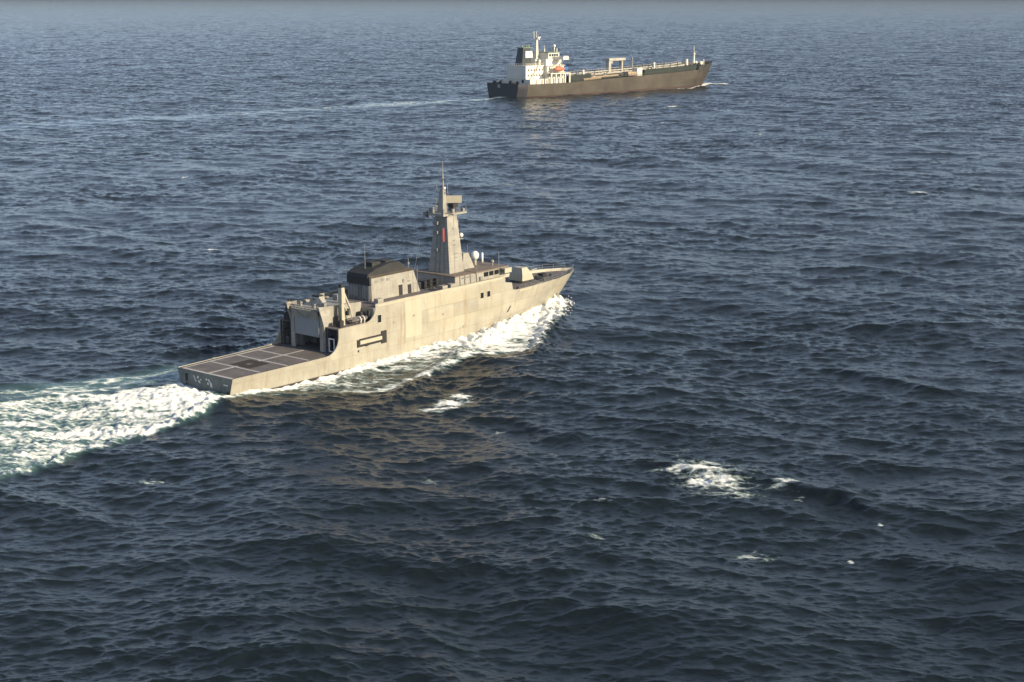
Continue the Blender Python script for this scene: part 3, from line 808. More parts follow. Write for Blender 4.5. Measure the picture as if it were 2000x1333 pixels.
    # lifeboat station on pillars, starboard and port
    for sg in (-1, 1):
        ld = MB(); a, b = sorted((sg * 9.6, sg * 13.6)); ld.box(20.5, 34.3, a, b, 11.0, 11.4)
        ldo = ld.build('lifeboat_deck', M['twhite'], root)
        for x in frange(20.9, 33.9, 5):
            MB().box(x - .35, x + .35, sg * 13.3 - .3, sg * 13.3 + .3, 6.3, 11.0).build('pillar', M['twhite'], ldo)
        lb = MB(); lb.ball((27.6, sg * 12.2, 13.3), 1.35, (2.9, 1.05, .85), 18, 10); lb.ball((27.0, sg * 12.2, 14.3), .8, (2.2, .9, .7), 12, 6)
        lbo = lb.build('lifeboat', M['torange'], ldo, smooth=True)
        dv = MB()
        for x in (24.6, 30.6): dv.path([(x, sg * 10.2, 11.4), (x, sg * 10.2, 14.6), (x, sg * 11.2, 15.6), (x, sg * 12.4, 15.2)], .22, 6)
        dv.build('davit', M['twhite'], ldo)
    bt = MB(); bt.box(36.2, 39.8, -6.4, -2.6, 12.4, 13.9); bt.box(36.6, 37.0, -6.0, -5.6, 6.2, 12.4); bt.box(39.2, 39.6, -6.0, -5.6, 6.2, 12.4); bt.box(36.6, 37.0, -3.2, -2.8, 6.2, 12.4); bt.box(39.2, 39.6, -3.2, -2.8, 6.2, 12.4)
    bt.build('covered_platform', M['tblue'], root, label='platform under a blue tarpaulin')
    # deck piping: each run is a part
    def zd(x): return ztop(x) - .35
    runs = [(-3.0, 2.0, .55, 'tpipe', 35, 135), (-1.4, 1.9, .45, 'tpipe', 35, 134), (.4, 2.1, .5, 'tpipe', 36, 134), (2.2, 1.8, .45, 'tpipe_dark', 35, 134), (4.0, 1.7, .5, 'tpipe_dark', 37, 132),
            (-5.2, 1.5, .5, 'tpipe_dark', 36, 133), (-7.0, 1.1, .45, 'tpipe_dark', 38, 131), (-9.6, 1.3, .5, 'ttan', 52, 90), (-11.2, .9, .35, 'tpipe_dark', 40, 128), (7.0, 1.3, .5, 'tpipe_dark', 38, 130), (10.5, 1.0, .4, 'tpipe_dark', 40, 126)]
    for y, h, r, m_, x0, x1 in runs:
        pb = MB(); xs = frange(x0, x1, 9)
        pb.path([(x, y, zd(x) + h) for x in xs], r, 6)
        for x in xs: pb.box(x - .15, x + .15, y - .12, y + .12, zd(x), zd(x) + h)
        pb.build('deck_pipe', M[m_], root)
    for i in range(26):
        x = 38 + i * 3.7 + rnd.uniform(-.8, .8)
        if 73 < x < 91: continue
        y0 = rnd.uniform(-8.5, 1.5); y1 = y0 + rnd.uniform(2.5, 6)
        h = rnd.uniform(1.2, 2.6); m_ = rnd.choice(['tpipe', 'tpipe_dark', 'tpipe_dark', 'ttan'])
        pb = MB(); pb.path([(x, y0, zd(x)), (x, y0, zd(x) + h), (x, y1, zd(x) + h), (x, y1, zd(x))], rnd.uniform(.16, .3), 6)
        if i % 3 == 0: pb.tube((x, y0, zd(x) + h), (x, y0, zd(x) + h + 1.2), .5, n=8)
        pb.build('branch_pipe', M[m_], root)
    for x in (44, 57, 67, 101, 107, 114, 120, 126, 131):
        tb_ = MB(); y = rnd.uniform(-8.5, -5.5); tb_.tube((x, y, zd(x)), (x, y, zd(x) + 1.7), .9, .9, 10); tb_.ball((x, y, zd(x) + 1.7), .92, (1, 1, .4), 10, 6)
        tb_.build('tank_hatch', M[rnd.choice(['tpipe', 'tpipe_dark', 'ttan'])], root)
    cw = MB()
    xs = frange(34.5, 135, 12)
    for a, b in zip(xs, xs[1:]):
        za, zb = zd(a) + 3.0, zd(b) + 3.0
        cw.hexa([(a, -.9, za), (b, -.9, zb), (b, 1.1, zb), (a, 1.1, za), (a, -.9, za + .5), (b, -.9, zb + .5), (b, 1.1, zb + .5), (a, 1.1, za + .5)])
    for x in xs: cw.box(x - .2, x + .2, -.8, -.4, zd(x), zd(x) + 3.0); cw.box(x - .2, x + .2, .6, 1.0, zd(x), zd(x) + 3.0)
    for x in frange(34.8, 134.8, 40): cw.box(x - .05, x + .05, -.95, -.87, zd(x) + 3.5, zd(x) + 4.5)
    cw.path([(x, -.9, zd(x) + 4.5) for x in xs], .07, 5)
    cw.build('catwalk', M['tpipe'], root)
    # manifold hoses lit at the rail
    tn = MB(); tn.tube((45, -12.2, zd(45) + .9), (58, -12.2, zd(58) + .9), .62, .5, 8); tn.build('hose', M['ttan'], root)
    # hose gantry
    gx = 76.0; g0 = zd(gx)
    gn = MB()
    gn.box(gx, gx + 1.7, -1.2, 1.2, g0, 15.6); gn.box(gx + 10.2, gx + 11.2, -1.0, 1.0, g0, 15.6)
    gn.box(gx - .4, gx + 12.4, -1.8, 1.8, 15.6, 16.9)
    gn.box(gx + 1.7, gx + 3.2, -1.0, 1.0, 14.2, 15.6); gn.box(gx + 4.0, gx + 10.2, .6, 1.0, g0 + 2.5, g0 + 3.0)
    gn.build('hose_gantry', M['tpipe'], root)
    wb = MB(); wb.box(85.8, 89.6, -12.6, -9.0, zd(87), zd(87) + 4.0); wb.box(85.6, 89.8, -12.8, -8.8, zd(87) + 4.0, zd(87) + 4.25)
    wb.build('manifold_house', M['twhite'], root)
    MB().box(79.0, 85.6, -12.3, -9.6, zd(82) + .6, zd(82) + 2.6).build('manifold', M['ttan'], root)
    mf = MB()
    for i in range(5):
        x = 74.5 + i * 2.4
        mf.tube((x, -12.4, zd(x) + 1.4), (x, 12.4, zd(x) + 1.4), .35, n=6)
    mf.build('cross_pipe', M['tpipe_dark'], root)
    pv = MB()
    for x in (50, 62, 96, 104, 110, 116, 122, 128): 
        for y in (-4.2, 5.2): pv.tube((x, y, zd(x)), (x, y, zd(x) + 4.8), .28, .2, 6)
    pv.build('vent_post', M['tpipe_dark'], root)
    for x, y, h, m_ in ((53.0, -4.4, 4.5, 'twhite'), (111.5, -1.6, 4.8, 'twhite')):
        MB().taper((x - .6, x + .6, y - .6, y + .6, zd(x)), (x - .45, x + .45, y - .45, y + .45, zd(x) + h)).ball((x, y, zd(x) + h), .75).build('vent_riser', M[m_], root)
    # side rail, dark against the sea
    sr = MB(); xs = frange(36, 132, 33)
    for sg in (-1, 1):
        for h in (.55, 1.1): sr.path([(x, sg * (H.y(x, 8) - .15), ztop(x) + h) for x in xs], .06, 4)
        for x in xs: sr.tube((x, sg * (H.y(x, 8) - .15), ztop(x) - .2), (x, sg * (H.y(x, 8) - .15), ztop(x) + 1.1), .06, n=4)
    sr.build('side_rail', M['tpipe_dark'], root)
    MB().tube((97.5, 1.5, zd(97)), (97.5, 1.5, zd(97) + 9.0), .3, .2, 6).build('derrick_post', M['tpipe'], root)
    # dark pipe racks along the starboard and port deck edge
    for y0, y1 in ((-12.2, -9.8), (9.8, 12.2)):
        for x0, x1, h in ((35.5, 51, 3.4), (92, 134, 2.9)):
            pk = MB(); xs = frange(x0, x1, 8)
            for a, b in zip(xs, xs[1:]):
                pk.hexa([(a, y0, zd(a)), (b, y0, zd(b)), (b, y1, zd(b)), (a, y1, zd(a)), (a, y0, zd(a) + h), (b, y0, zd(b) + h), (b, y1, zd(b) + h), (a, y1, zd(a) + h)])
            pk.build('pipe_rack', M['tdeck'], root, whole=True)
    # forecastle bulwark in dark paint, proud of the hull
    for sg in (-1, 1):
        bp = MB(); vs = []; ss = frange(134.8, 154.5, 14)
        for q in ss:
            for z in (ztop(q) - 2.6, ztop(q) + .9):
                for off in (.10, -.15): vs.append((H.x(q, z) + (.08 if q > 154 else 0), sg * max(.02, H.y(q, min(z, 12.4)) + off), z))
        fs = []
        for i in range(len(ss) - 1):
            a = i * 4; b = a + 4
            fs += [(a, b, b + 2, a + 2), (a + 1, a + 3, b + 3, b + 1), (a + 2, b + 2, b + 3, a + 3), (a, a + 1, b + 1, b)]
        bp.add(vs, fs).build('bow_bulwark', M['tdark_bow'], root)
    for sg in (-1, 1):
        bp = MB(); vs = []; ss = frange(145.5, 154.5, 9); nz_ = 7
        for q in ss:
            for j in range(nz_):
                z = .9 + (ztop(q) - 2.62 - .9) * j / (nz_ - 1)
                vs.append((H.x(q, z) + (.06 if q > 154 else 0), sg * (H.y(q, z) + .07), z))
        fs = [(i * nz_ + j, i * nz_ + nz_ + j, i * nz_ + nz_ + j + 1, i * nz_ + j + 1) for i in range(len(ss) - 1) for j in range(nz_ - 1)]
        bp.add(vs, fs).build('bow_brown_patch', M['tbow_brown'], root)  # darker brown skin over the bow sides below the bulwark
    # forecastle gear and foremast
    fb = MB(); fb.taper((134.6, 136.2, -11, 11, 9.0), (135.0, 136.2, -10.8, 10.8, 11.6)); fb.build('forecastle_bulkhead', M['tdeck'], root)
    fm = MB(); fm.taper((146.2, 147.4, -.6, .6, 10.8), (146.5, 147.1, -.35, .35, 18.5)); fm.tube((146.8, 0, 18.5), (146.8, 0, 22.0), .2, .12); fm.tube((146.8, -1.6, 18.6), (146.8, 1.6, 18.6), .2)
    fm.box(146.2, 147.4, -1, 1, 17.2, 17.5); fm.build('foremast', M['twhite'], root)
    wi = MB()
    for x, y in ((150.5, -1.8), (150.5, 2.0)): wi.tube((x, y - 1.0, 12.4), (x, y + 1.0, 12.4), 1.0, n=10)
    wi.build('windlass', M['twhite'], root)
    MB().tube((154.5, -.8, 11), (154.5, -.8, 14.2), .35).tube((143, 2, 10.5), (143, 2, 14.5), .9).build('bow_post', M['twhite'], root)
    gb = MB()
    for x, y in ((141, -6), (145, -5), (140, 5), (152.5, -1.5), (138, -8)): gb.tube((x, y, 10), (x, y, 12.6), .7, n=8)
    gb.build('bow_bollard', M['tdeck'], root)
    return root
tanker = build_tanker()
#SEA_BEGIN
# ================================================================ SEA
rng = np.random.default_rng(11)

def wave_tile(Lm, N, kmin, kmax, kp, alpha, dirn, spread):
    """periodic tile of a wind sea: height and horizontal displacement (directional k^-4 spectrum)"""
    k1 = 2 * np.pi * np.fft.fftfreq(N, Lm / N)
    kx, ky = np.meshgrid(k1, k1, indexing='ij')
    k = np.hypot(kx, ky); k[0, 0] = 1
    th = np.arctan2(ky, kx) - dirn
    D = np.abs(np.cos(th)) ** spread * (0.6 + spread * .1) + 0.05
    S = alpha * k ** -4 * np.exp(-1.25 * (kp / k) ** 2) * D / 2.0
    S *= (k >= kmin) & (k < kmax)
    S *= 1 + 2.0 * np.clip((k - 0.9) / 1.8, 0, 1)
    S[0, 0] = 0
    dk = 2 * np.pi / Lm
    xi = rng.normal(size=(N, N)) + 1j * rng.normal(size=(N, N))
    A = xi * np.sqrt(S) * dk
    h = np.fft.ifft2(A).real * N * N
    dx = np.fft.ifft2(1j * A * kx / k).real * N * N
    dy = np.fft.ifft2(1j * A * ky / k).real * N * N
    return np.stack([h, dx, dy], -1).astype(np.float32)

def sample(tile, Lm, x, y, ang=0.0):
    c, s = math.cos(ang), math.sin(ang)
    u = (x * c + y * s) / Lm; v = (-x * s + y * c) / Lm
    N = tile.shape[0]
    fu = (u - np.floor(u)) * N; fv = (v - np.floor(v)) * N
    i = fu.astype(np.int32) % N; j = fv.astype(np.int32) % N
    a = (fu - np.floor(fu))[:, None].astype(np.float32); b = (fv - np.floor(fv))[:, None].astype(np.float32)
    i1 = (i + 1) % N; j1 = (j + 1) % N
    r = (tile[i, j] * (1 - a) + tile[i1, j] * a) * (1 - b) + (tile[i, j1] * (1 - a) + tile[i1, j1] * a) * b
    dx = r[:, 1] * c - r[:, 2] * s; dy = r[:, 1] * s + r[:, 2] * c
    return r[:, 0], dx, dy

def sstep(a, b, x):
    t = np.clip((x - a) / (b - a), 0, 1)
    return t * t * (3 - 2 * t)

def fan_grid():
    px = 1538.0
    d = [72.0]
    while d[-1] < 42000:
        q = d[-1]
        ds = 0.55 * q * q / (CAM_H * px)
        cap = max(1.0, 0.0011 * q) * max(1.0, q / 1500) ** 0.8
        d.append(q + min(max(ds, 0.13), cap))
    d = np.array(d)
    fine = np.linspace(R(-20), R(20), 800)
    c1 = np.linspace(R(20), R(50), 60)[1:]
    ang = np.concatenate([-c1[::-1], fine, c1])
    return d, ang

def build_sea():
    d, ang = fan_grid()
    D, A = np.meshgrid(d, ang, indexing='ij')
    nr, nc = D.shape
    x = (D * np.sin(A)).ravel(); y = (D * np.cos(A)).ravel()
    dist = D.ravel()
    WIND = R(68)
    big = wave_tile(331.0, 1024, 2 * np.pi / 120, 2 * np.pi / 7.0, 2 * np.pi / 15.0, 0.0088, R(66), 4)
    mid = wave_tile(97.0, 1024, 2 * np.pi / 7.0, 2 * np.pi / 0.45, 2 * np.pi / 13.0, 0.0052, R(84), 6)
    # ship-local coordinates
    c, s = math.cos(PHD), math.sin(PHD)
    lx = (x - PX) * c + (y - PY) * s
    ly = -(x - PX) * s + (y - PY) * c
    aly = np.abs(ly)
    ct, st_ = math.cos(THD), math.sin(THD)
    tx = (x - TX) * ct + (y - TY) * st_
    ty = -(x - TX) * st_ + (y - TY) * ct
    # smooth slick in the tanker's wake and calmer water
    slick = np.exp(-((ty + 0.02 * tx + 3) / (9 + 0.02 * np.maximum(0, -tx))) ** 2) * sstep(8, -15, tx) * sstep(-420, -180, tx)
    h0, dx0, dy0 = sample(big, 331.0, x, y)
    h1, dx1, dy1 = sample(mid, 97.0, x, y, 0.42)
    h2, dx2, dy2 = sample(mid, 83.0, x + 40, y - 17, -0.12)      # a second train crossing the first
    h1 = .72 * h1 + .72 * h2; dx1 = .72 * dx1 + .72 * dx2; dy1 = .72 * dy1 + .72 * dy2
    gu, _, _ = sample(big, 331.0 * 5.0, x + 70, y * .8 - 40, 0.9)
    gust = np.clip(0.92 + 0.14 * gu / float(gu.std()), .35, 1.6)
    swl, _, _ = sample(big, 331.0 * 3.1, x, y, -0.5)
    h0 = h0 + swl * 1.8
    fade = sstep(30000, 9000, dist) * 0.9 + 0.1
    m1 = gust * (1 - 0.55 * slick) * (1 + .12 * sstep(350, 1300, dist))      # the coarser far mesh loses the shortest waves: give the rest their slope
    z = (h0 + h1 * m1) * fade
    ox = (dx0 * 1.25 + dx1 * 1.3 * m1) * fade; oy = (dy0 * 1.25 + dy1 * 1.3 * m1) * fade

    # ---- waves made by the patrol vessel
    hb = np.interp(lx, [0, 8, 18, 30, 45, 54, 60, 66, 70, 72.4, 73.4, 76], [4.6, 5.25, 5.5, 5.6, 5.35, 4.45, 3.3, 1.95, 1.0, .3, 0, 0])
    dside = aly - hb                      # distance out from the waterline
    along = (lx > -1) & (lx < 80)
    lump, _, _ = sample(mid, 97.0, x * 2.3 + 31, y * 2.3 - 12, 1.1)
    lump2, _, _ = sample(mid, 41.0, x + 3, y + 8, 2.0)
    sd = float(lump2.std())
    lump2 = lump2 / sd; lump = lump / float(lump.std())
    # bow wave hugging the stem, then a diverging crest
    bowamp = np.interp(lx, [-2, 10, 30, 50, 60, 68, 73, 76, 79], [.1, .25, .35, .5, .8, 1.25, 1.35, 0.4, 0])
    roll = bowamp * np.exp(-np.clip(dside, 0, None) ** 2 / np.interp(lx, [40, 60, 74], [3.0, 3.6, 2.2]) ** 2)
    yc = 2.4 + (73 - lx) * 0.60
    crest = 0.75 * np.exp(-((aly - yc) / 2.0) ** 2) * sstep(79, 72, lx) * sstep(34, 50, lx)
    crest2 = 0.45 * np.exp(-((aly - (4 + (58 - lx) * .36)) / 1.8) ** 2) * sstep(58, 50, lx) * sstep(4, 16, lx)
    z += (roll + crest + crest2) * (1 + 0.16 * lump2) * (dist < 700)
    # stern: turbulent boil
    wl = np.interp(lx, [-120, -60, -37, -20, -7, -1, 0.5], [-17, -13, -11.2, -9.4, -8.3, -5.2, -4.6])
    wu = np.interp(lx, [-120, -60, -18, -12, -9, -5, -3, -1, 0.5], [27, 25, 18.5, 16.5, 12.5, 9.0, 6.5, 4.6, 4.4])
    core = sstep(-0.9, 1.6, ly - wl) * sstep(-1.0, 4.0, wu - ly) * sstep(0.3, -1.6, lx) * sstep(-150, -60, lx)
    z += core * (0.35 * np.exp(-((lx + 7) / 7) ** 2) + 0.05 * lump2 + 0.025 * lump)
    ridge = np.exp(-((ly - wl - 1.2) / 1.1) ** 2) * sstep(-2, -6, lx) * sstep(-90, -30, lx)
    z += ridge * (0.26 + .05 * lump2)

    # ---- foam coverage
    foam = np.zeros_like(x); aer = np.zeros_like(x)
    foam = np.maximum(foam, core * np.interp(lx, [-140, -60, -30, -12, -3, 0], [.18, .36, .48, .62, .95, .95]))
    foam = np.maximum(foam, ridge * np.interp(lx, [-60, -37, -20, -5, -2], [.34, .48, .62, .78, 0]))
    aer = np.maximum(aer, core * 0.9)
    yb = np.interp(lx, [-4, 0, 5, 9, 17, 24, 32, 36, 41, 45, 53.5, 66, 72.6, 76.5, 79], [6.5, 7.0, 10, 13.5, 17.0, 16.8, 15.6, 15.5, 17.7, 19.7, 14.2, 8.2, 3.8, 0.8, 0])
    inside = sstep(0.3, -1.8, aly - yb) * (lx > -4) * sstep(76.0, 74.0, lx)
    dens = np.interp(lx, [-4, 0, 8, 20, 32, 42, 52, 62, 70, 76], [.46, .46, .48, .54, .66, .78, .90, 1.0, 1.1, 1.1])
    rel = np.clip(dside / np.maximum(1.0, yb - hb), 0, 1)
    prof = np.where(lx > 40, 0.85 + 0.15 * np.cos((rel - .2) * 6.28) * np.interp(lx, [40, 70], [1, .2]), 1.0 - 0.55 * rel)
    hug = np.exp(-(np.clip(dside, 0, None) / np.interp(lx, [0, 30, 60], [1.7, 3.4, 4.5])) ** 2)
    side = inside * np.maximum(dens * prof, hug * np.interp(lx, [-4, 0, 30, 60, 79], [.50, .85, 1.0, 1.1, 1.15]))
    crestfoam = np.exp(-((aly - (yb - 1.6)) / 1.5) ** 2) * np.interp(lx, [4, 14, 36, 44, 60, 74, 78], [0, .45, .60, .66, .9, 1.0, 0])
    side = np.maximum(side, crestfoam * sstep(75.5, 73.0, lx))
    foam = np.maximum(foam, side)
    z += np.clip(side, 0, 1) * (0.03 * lump2 + .03 * lump)
    aer = np.maximum(aer, inside * np.interp(lx, [-4, 20, 60], [.25, .12, .35]))
    # wash left of the stern on the far side
    pw = np.exp(-((ly - np.interp(lx, [-25, -8, 5], [23, 15, 10.0])) / 4.6) ** 4) * sstep(12, 4, lx) * sstep(-30, -8, lx)
    foam = np.maximum(foam, pw * .43); aer = np.maximum(aer, pw * .95)
    # dark water under the starboard corner of the transom
    notch = np.exp(-((lx + .3) / 1.5) ** 2 - ((ly + 3.0) / 1.8) ** 2)
    foam *= (1 - .9 * notch)

    # ---- breaking crests, each at its own place on the water
    caps = [(20.9, 156.8, 4.6, 8.0, .20, .84), (20.2, 154.4, 3.2, 2.6, .2, 1.0), (28.7, 153.8, 1.7, 1.3, -.3, .95), (27.6, 152.4, 1.6, 1.0, .4, .62), (29.6, 150.2, .8, 2.0, -.5, .55), (31.0, 152.0, 1.0, .5, -.7, .55),
            (-7.9, 187.0, 3.4, 1.8, .7, .78), (-6.2, 190.5, 1.6, 2.4, .2, .95), (-8.9, 184.2, 2.6, 1.3, .1, .92), (-5.6, 188.0, .5, .9, 0, .7), (-1.6, 175.3, 1.0, .7, -.5, .72), (22.3, 133.5, 2.2, 1.8, 0, .62), (8.0, 137.6, 1.3, 1.0, 0, .62),
            (-38.5, 155.7, 1.8, 1.2, 0, .60), (-8.7, 155.7, 1.5, 1.0, 0, .64), (105.3, 396.6, 3.0, 4.6, .3, .9), (104, 394, 4, 2, .2, .5), (-60.1, 305.1, 1.3, 1.8, 0, 1.0), (-91.6, 429.6, 1.2, 2.4, 0, .85),
            (35.7, 141.2, .4, .8, 0, .95), (30.6, 131.4, .3, .6, 0, .9), (-36.5, 223.0, 2.6, 1.2, .4, .85), (5.0, 200.0, 1.0, 1.0, 0, .5), (8.6, 148.2, 1.8, .7, 0, .45), (15.5, 158.3, 1.6, .6, .2, .5),
            (60, 620, 3, 3, 0, .55), (47, 735, 5, 4, 0, .62), (72, 705, 5, 3, 0, .75), (52, 690, 3, 4, 0, .55), (90, 560, 2, 3, 0, .5), (-110, 520, 2, 3, 0, .5), (130, 420, 2, 2, 0, .5), (-22, 200, .8, .6, 0, .45), (-2, 221, .5, 1.0, .4, .7)]
    for cx, cy, rx, ry, a, amp in caps:
        near = (np.abs(x - cx) < 14) & (np.abs(y - cy) < 16)
        xx = x[near] - cx; yy = y[near] - cy
        u = xx * math.cos(a) + yy * math.sin(a); v = -xx * math.sin(a) + yy * math.cos(a)
        q = np.exp(-(u / rx) ** 2 - (v / ry) ** 2)
        foam[near] = np.maximum(foam[near], amp * .78 * q)
        z[near] += .04 * q * lump2[near] * min(1, rx)
    # two long steep crests running down towards the right
    def crestline(p0, p1, hgt, w, seed):
        nonlocal z
        dx_, dy_ = p1[0] - p0[0], p1[1] - p0[1]; Ln = math.hypot(dx_, dy_); ux, uy = dx_ / Ln, dy_ / Ln
        a_ = (x - p0[0]) * ux + (y - p0[1]) * uy; b_ = -(x - p0[0]) * uy + (y - p0[1]) * ux
        b_ = b_ + 1.2 * np.sin(a_ * .23 + seed) + .5 * np.sin(a_ * .7 + seed * 2)
        env = np.exp(-((a_ / Ln - .5) / .42) ** 4)
        sgn = np.where(b_ < 0, w * .55, w * 1.6)
        z = z + env * (hgt * np.exp(-(b_ / sgn) ** 2) - hgt * .5 * np.exp(-((b_ + w * 2.2) / (w * 1.5)) ** 2)) * (.8 + .25 * np.sin(a_ * .31 + seed))
    crestline((14, 163), (40, 143), .75, 1.5, .4)
    crestline((-10, 186), (6, 172), .65, 1.4, 1.4)
    crestline((2, 173), (17, 167), .45, 1.4, 2.2)
    crestline((38, 205), (62, 188), .5, 1.8, 3.1)
    crestline((-24, 136), (2, 128), .4, 1.8, 4.1)
    # tanker: bow wave and wake streak
    tb = np.exp(-((np.abs(ty) - (2.5 + np.maximum(0, 158 - tx) * .32)) / (2.6 + .03 * np.maximum(0, 158 - tx))) ** 2) * sstep(164, 157, tx) * sstep(95, 135, tx)
    foam = np.maximum(foam, tb * .95)
    fr = np.exp(-((tx - 158) / 5.5) ** 2 - ((ty + 2) / 5) ** 2) + .9 * np.exp(-((tx - 162) / 4) ** 2 - ((ty + 10) / 4) ** 2)
    foam = np.maximum(foam, fr * .95)
    z += 0.9 * fr
    sw = np.exp(-((ty - 1) / 9) ** 2 - ((tx + 2.5) / 3.0) ** 2)
    foam = np.maximum(foam, sw * .55)
    foam = np.maximum(foam, slick * .43 * sstep(-380, -20, tx)); aer = np.maximum(aer, slick * .25)

    X = x + ox; Y = y + oy
    co = np.stack([X, Y, z], -1).astype(np.float32)
    i = np.arange(nr - 1)[:, None] * nc + np.arange(nc - 1)[None, :]
    i = i.ravel()
    q = np.stack([i, i + nc, i + nc + 1, i + 1], -1)[:, ::-1]
    # coarse water for the rest of the circle round the camera
    d2 = np.array([72, 110, 170, 300, 600, 1500, 5000, 15000, 42000.]); a2 = np.linspace(R(50), R(310), 80)
    D2, A2 = np.meshgrid(d2, a2, indexing='ij')
    c2 = np.stack([D2 * np.sin(A2), D2 * np.cos(A2), np.zeros_like(D2)], -1).reshape(-1, 3).astype(np.float32)
    n0 = len(co); n2 = len(a2)
    i2 = (np.arange(len(d2) - 1)[:, None] * n2 + np.arange(n2 - 1)[None, :]).ravel() + n0
    q2 = np.stack([i2, i2 + n2, i2 + n2 + 1, i2 + 1], -1)[:, ::-1]
    # the disc under the camera
    r3 = np.array([1.0, 72.0]); a3 = np.linspace(0, 2 * np.pi, 97)[:-1]
    D3, A3 = np.meshgrid(r3, a3, indexing='ij')
    c3 = np.stack([D3 * np.sin(A3), D3 * np.cos(A3), np.full_like(D3, -.15)], -1).reshape(-1, 3).astype(np.float32)
    n3 = n0 + len(c2); k = np.arange(96)
    q3 = np.stack([n3 + k, n3 + 96 + k, n3 + 96 + (k + 1) % 96, n3 + (k + 1) % 96], -1)[:, ::-1]
    co = np.concatenate([co, c2, c3]); qs = np.concatenate([q, q2, q3]).astype(np.int32)
    pad = len(co) - n0
    me = bpy.data.meshes.new("sea")
    me.vertices.add(len(co)); me.vertices.foreach_set("co", co.ravel())
    me.loops.add(qs.size); me.loops.foreach_set("vertex_index", qs.ravel())
    me.polygons.add(len(qs)); me.polygons.foreach_set("loop_start", np.arange(0, qs.size, 4, dtype=np.int32))
    me.polygons.foreach_set("loop_total", np.full(len(qs), 4, dtype=np.int32))
    me.polygons.foreach_set("use_smooth", np.ones(len(qs), dtype=bool))
    me.update(calc_edges=True)
    for nm, arr in (("foam", foam), ("aerated", aer), ("slick", slick), ("unresolved", sstep(350, 2600, dist))):
        at = me.attributes.new(nm, 'FLOAT', 'POINT')
        at.data.foreach_set("value", np.concatenate([arr, np.zeros(pad)]).astype(np.float32))
    o = bpy.data.objects.new("sea", me)
    o['kind'] = 'structure'
    COL.objects.link(o)
    return o

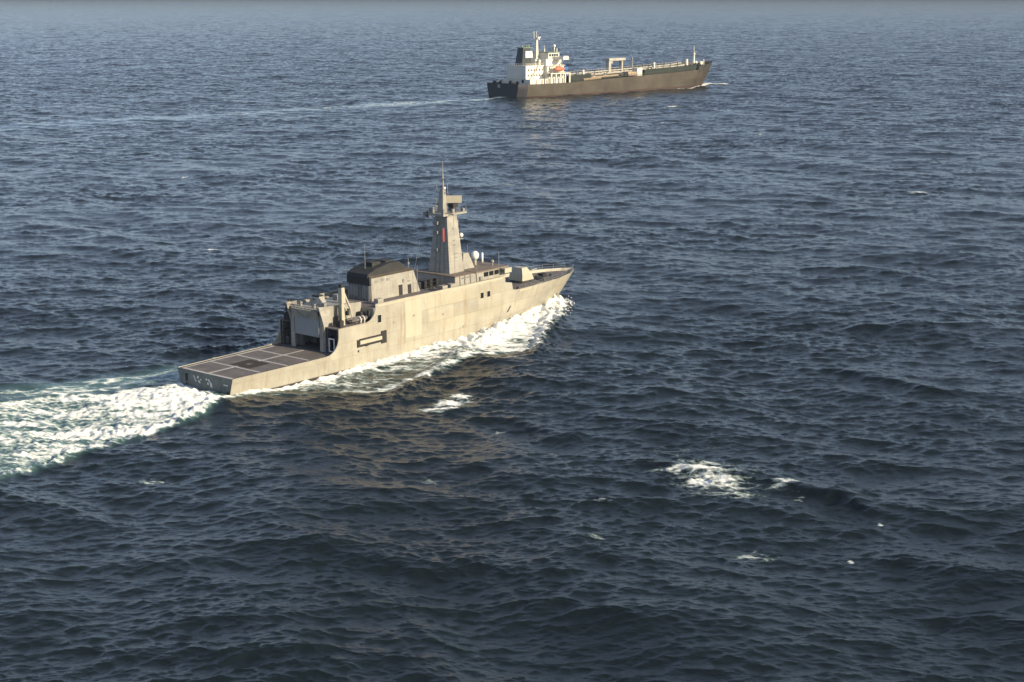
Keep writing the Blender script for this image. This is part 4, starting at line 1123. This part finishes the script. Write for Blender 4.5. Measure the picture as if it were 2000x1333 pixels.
def sea_material():
    m, N, L, b = new_mat("sea_water")
    def node(t, **kw):
        n = N.new(t)
        for k, v in kw.items(): setattr(n, k, v)
        return n
    def math_(op, a, bb=None, clamp=False):
        n = node("ShaderNodeMath", operation=op, use_clamp=clamp)
        for i, q in enumerate((a, bb)):
            if q is None: continue
            if isinstance(q, (int, float)): n.inputs[i].default_value = q
            else: L.new(q, n.inputs[i])
        return n.outputs[0]
    tc = node("ShaderNodeTexCoord")
    def attr(nm):
        a = node("ShaderNodeAttribute"); a.attribute_name = nm; return a.outputs['Fac']
    foam, aer, slick = attr("foam"), attr("aerated"), attr("slick")
    def noise(scale, detail, rough, rot=0.0, sc=(1, 1, 1), dist=0.0):
        mp = node("ShaderNodeMapping"); mp.inputs['Rotation'].default_value = (0, 0, rot); mp.inputs['Scale'].default_value = sc
        L.new(tc.outputs['Object'], mp.inputs[0])
        n = node("ShaderNodeTexNoise"); n.inputs['Scale'].default_value = scale; n.inputs['Detail'].default_value = detail
        n.inputs['Roughness'].default_value = rough; n.inputs['Distortion'].default_value = dist
        L.new(mp.outputs[0], n.inputs['Vector']); return n.outputs['Fac']
    # ripples too fine for the mesh
    r1 = noise(0.9, 5, 0.62, -0.2, (0.8, 1.5, 1)); r2 = noise(3.6, 3, 0.6, 0.5, (0.8, 1.3, 1))
    rip = math_('ADD', math_('MULTIPLY', r1, 0.7), math_('MULTIPLY', r2, 0.22))
    bump = node("ShaderNodeBump"); bump.inputs['Distance'].default_value = 0.30
    L.new(math_('SUBTRACT', 0.55, math_('MULTIPLY', slick, 0.40)), bump.inputs['Strength'])
    L.new(rip, bump.inputs['Height'])
    r3 = noise(0.16, 3, 0.6, 0.1, (0.7, 1.3, 1))
    rip = math_('ADD', rip, math_('MULTIPLY', math_('MULTIPLY', r3, attr('unresolved')), 6.0))
    L.new(rip, bump.inputs['Height'])
    # foam break-up, drawn out along the ship's track
    f1 = noise(0.36, 9, 0.66, -PHD, (0.26, 1.1, 1), .9); f2 = noise(2.3, 7, 0.72, -PHD, (.5, 1, 1), .6)
    vor = node("ShaderNodeTexVoronoi", feature='DISTANCE_TO_EDGE'); vor.inputs['Scale'].default_value = 0.75
    mpv = node("ShaderNodeMapping"); mpv.inputs['Rotation'].default_value = (0, 0, -PHD); mpv.inputs['Scale'].default_value = (.55, 1.1, 1)
    wob = node("ShaderNodeTexNoise"); wob.inputs['Scale'].default_value = .8; wob.inputs['Detail'].default_value = 4
    L.new(tc.outputs['Object'], wob.inputs['Vector'])
    vadd = node("ShaderNodeMixRGB", blend_type='ADD'); vadd.inputs[0].default_value = 1.6
    L.new(tc.outputs['Object'], vadd.inputs[1]); L.new(wob.outputs['Color'], vadd.inputs[2])
    L.new(vadd.outputs[0], mpv.inputs[0]); L.new(mpv.outputs[0], vor.inputs['Vector'])
    cell = math_('SUBTRACT', 0.5, math_('MULTIPLY', vor.outputs['Distance'], 1.6))
    mixn = math_('ADD', math_('ADD', math_('MULTIPLY', f1, 1.15), math_('MULTIPLY', f2, 0.6)), math_('MULTIPLY', cell, 0.34))
    br = math_('SUBTRACT', mixn, 0.945)
    val = math_('ADD', foam, math_('MULTIPLY', br, 1.35))
    gate = node("ShaderNodeMapRange"); gate.inputs[1].default_value = 0.02; gate.inputs[2].default_value = 0.22
    L.new(foam, gate.inputs[0])
    mr = node("ShaderNodeMapRange", interpolation_type='SMOOTHSTEP'); mr.inputs[1].default_value = 0.34; mr.inputs[2].default_value = 0.80
    L.new(val, mr.inputs[0])
    mask = math_('MULTIPLY', mr.outputs[0], gate.outputs[0], True)
    # water: dark clear sea, milky where air is churned in
    wcol = node("ShaderNodeMixRGB"); wcol.inputs[1].default_value = (0.007, 0.0125, 0.0155, 1); wcol.inputs[2].default_value = (0.10, 0.20, 0.21, 1)
    a2 = math_('MULTIPLY', aer, math_('MULTIPLY', f1, 1.5), True)
    L.new(a2, wcol.inputs[0])
    L.new(wcol.outputs[0], b.inputs['Base Color'])
    b.inputs['IOR'].default_value = 1.333
    b.inputs['Roughness'].default_value = 0.112
    L.new(bump.outputs[0], b.inputs['Normal'])
    fo = node("ShaderNodeBsdfDiffuse"); fo.inputs['Roughness'].default_value = .5
    fcol = node("ShaderNodeMixRGB"); fcol.inputs[1].default_value = (0.26, 0.40, 0.42, 1); fcol.inputs[2].default_value = (0.80, 0.82, 0.82, 1)
    L.new(mr.outputs[0], fcol.inputs[0]); L.new(fcol.outputs[0], fo.inputs['Color'])
    fb = node("ShaderNodeBump"); fb.inputs['Strength'].default_value = .6; fb.inputs['Distance'].default_value = .25
    L.new(mixn, fb.inputs['Height']); L.new(fb.outputs[0], fo.inputs['Normal'])
    mx = node("ShaderNodeMixShader")
    L.new(mask, mx.inputs[0]); L.new(b.outputs[0], mx.inputs[1]); L.new(fo.outputs[0], mx.inputs[2])
    L.new(mx.outputs[0], N["Material Output"].inputs['Surface'])
    return m

def build_spray():
    r = random.Random(5)
    mb = MB(); c, s = math.cos(PHD), math.sin(PHD)
    for i in range(1500):
        x = 74.6 - abs(r.gauss(0, 6.0)); k = (74.6 - x)
        hb = float(np.interp(x, [0, 60, 66, 70, 73.4], [5.3, 3.3, 1.95, 1.0, 0]))
        d = abs(r.gauss(0, .7 + .10 * k)) if r.random() < .6 else r.gauss(2.4 + k * .55 - hb, .7)
        z = .5 + abs(r.gauss(0, .55)) * max(.25, 1 - k / 22)
        y = -(hb + max(0.05, d)) * (1 if r.random() < .8 else -1)
        q = r.uniform(.02, .075)
        X = PX + x * c - y * s; Y = PY + x * s + y * c
        mb.v += [(X + q, Y, z), (X - q, Y + q, z), (X - q, Y - q, z), (X, Y, z + 1.6 * q)]
        o = len(mb.v) - 4; mb.f += [(o, o + 2, o + 1), (o, o + 1, o + 3), (o + 1, o + 2, o + 3), (o + 2, o, o + 3)]
    o = mb.build('bow_spray', paint('spray_white', (.85, .87, .88), .8, .05, 1.0), whole=True)
    o['kind'] = 'stuff'
build_spray()
sea = build_sea()
sea.data.materials.append(sea_material())

# ---------------------------------------------------------------- thin sea haze that fades the far water
hz = MB().box(-43000, 43000, -43000, 43000, -5.0, 58.0).build("haze", bpy.data.materials.new("haze_air"))
hz['kind'] = 'stuff'
hm = hz.data.materials[0]; hm.use_nodes = True
hn = hm.node_tree; hn.nodes.remove(hn.nodes["Principled BSDF"])
pv = hn.nodes.new("ShaderNodeVolumePrincipled")
pv.inputs['Color'].default_value = (0.172, 0.212, 0.280, 1)
pv.inputs['Density'].default_value = 1.4e-4
pv.inputs['Anisotropy'].default_value = 0.0
hn.links.new(pv.outputs[0], hn.nodes["Material Output"].inputs['Volume'])
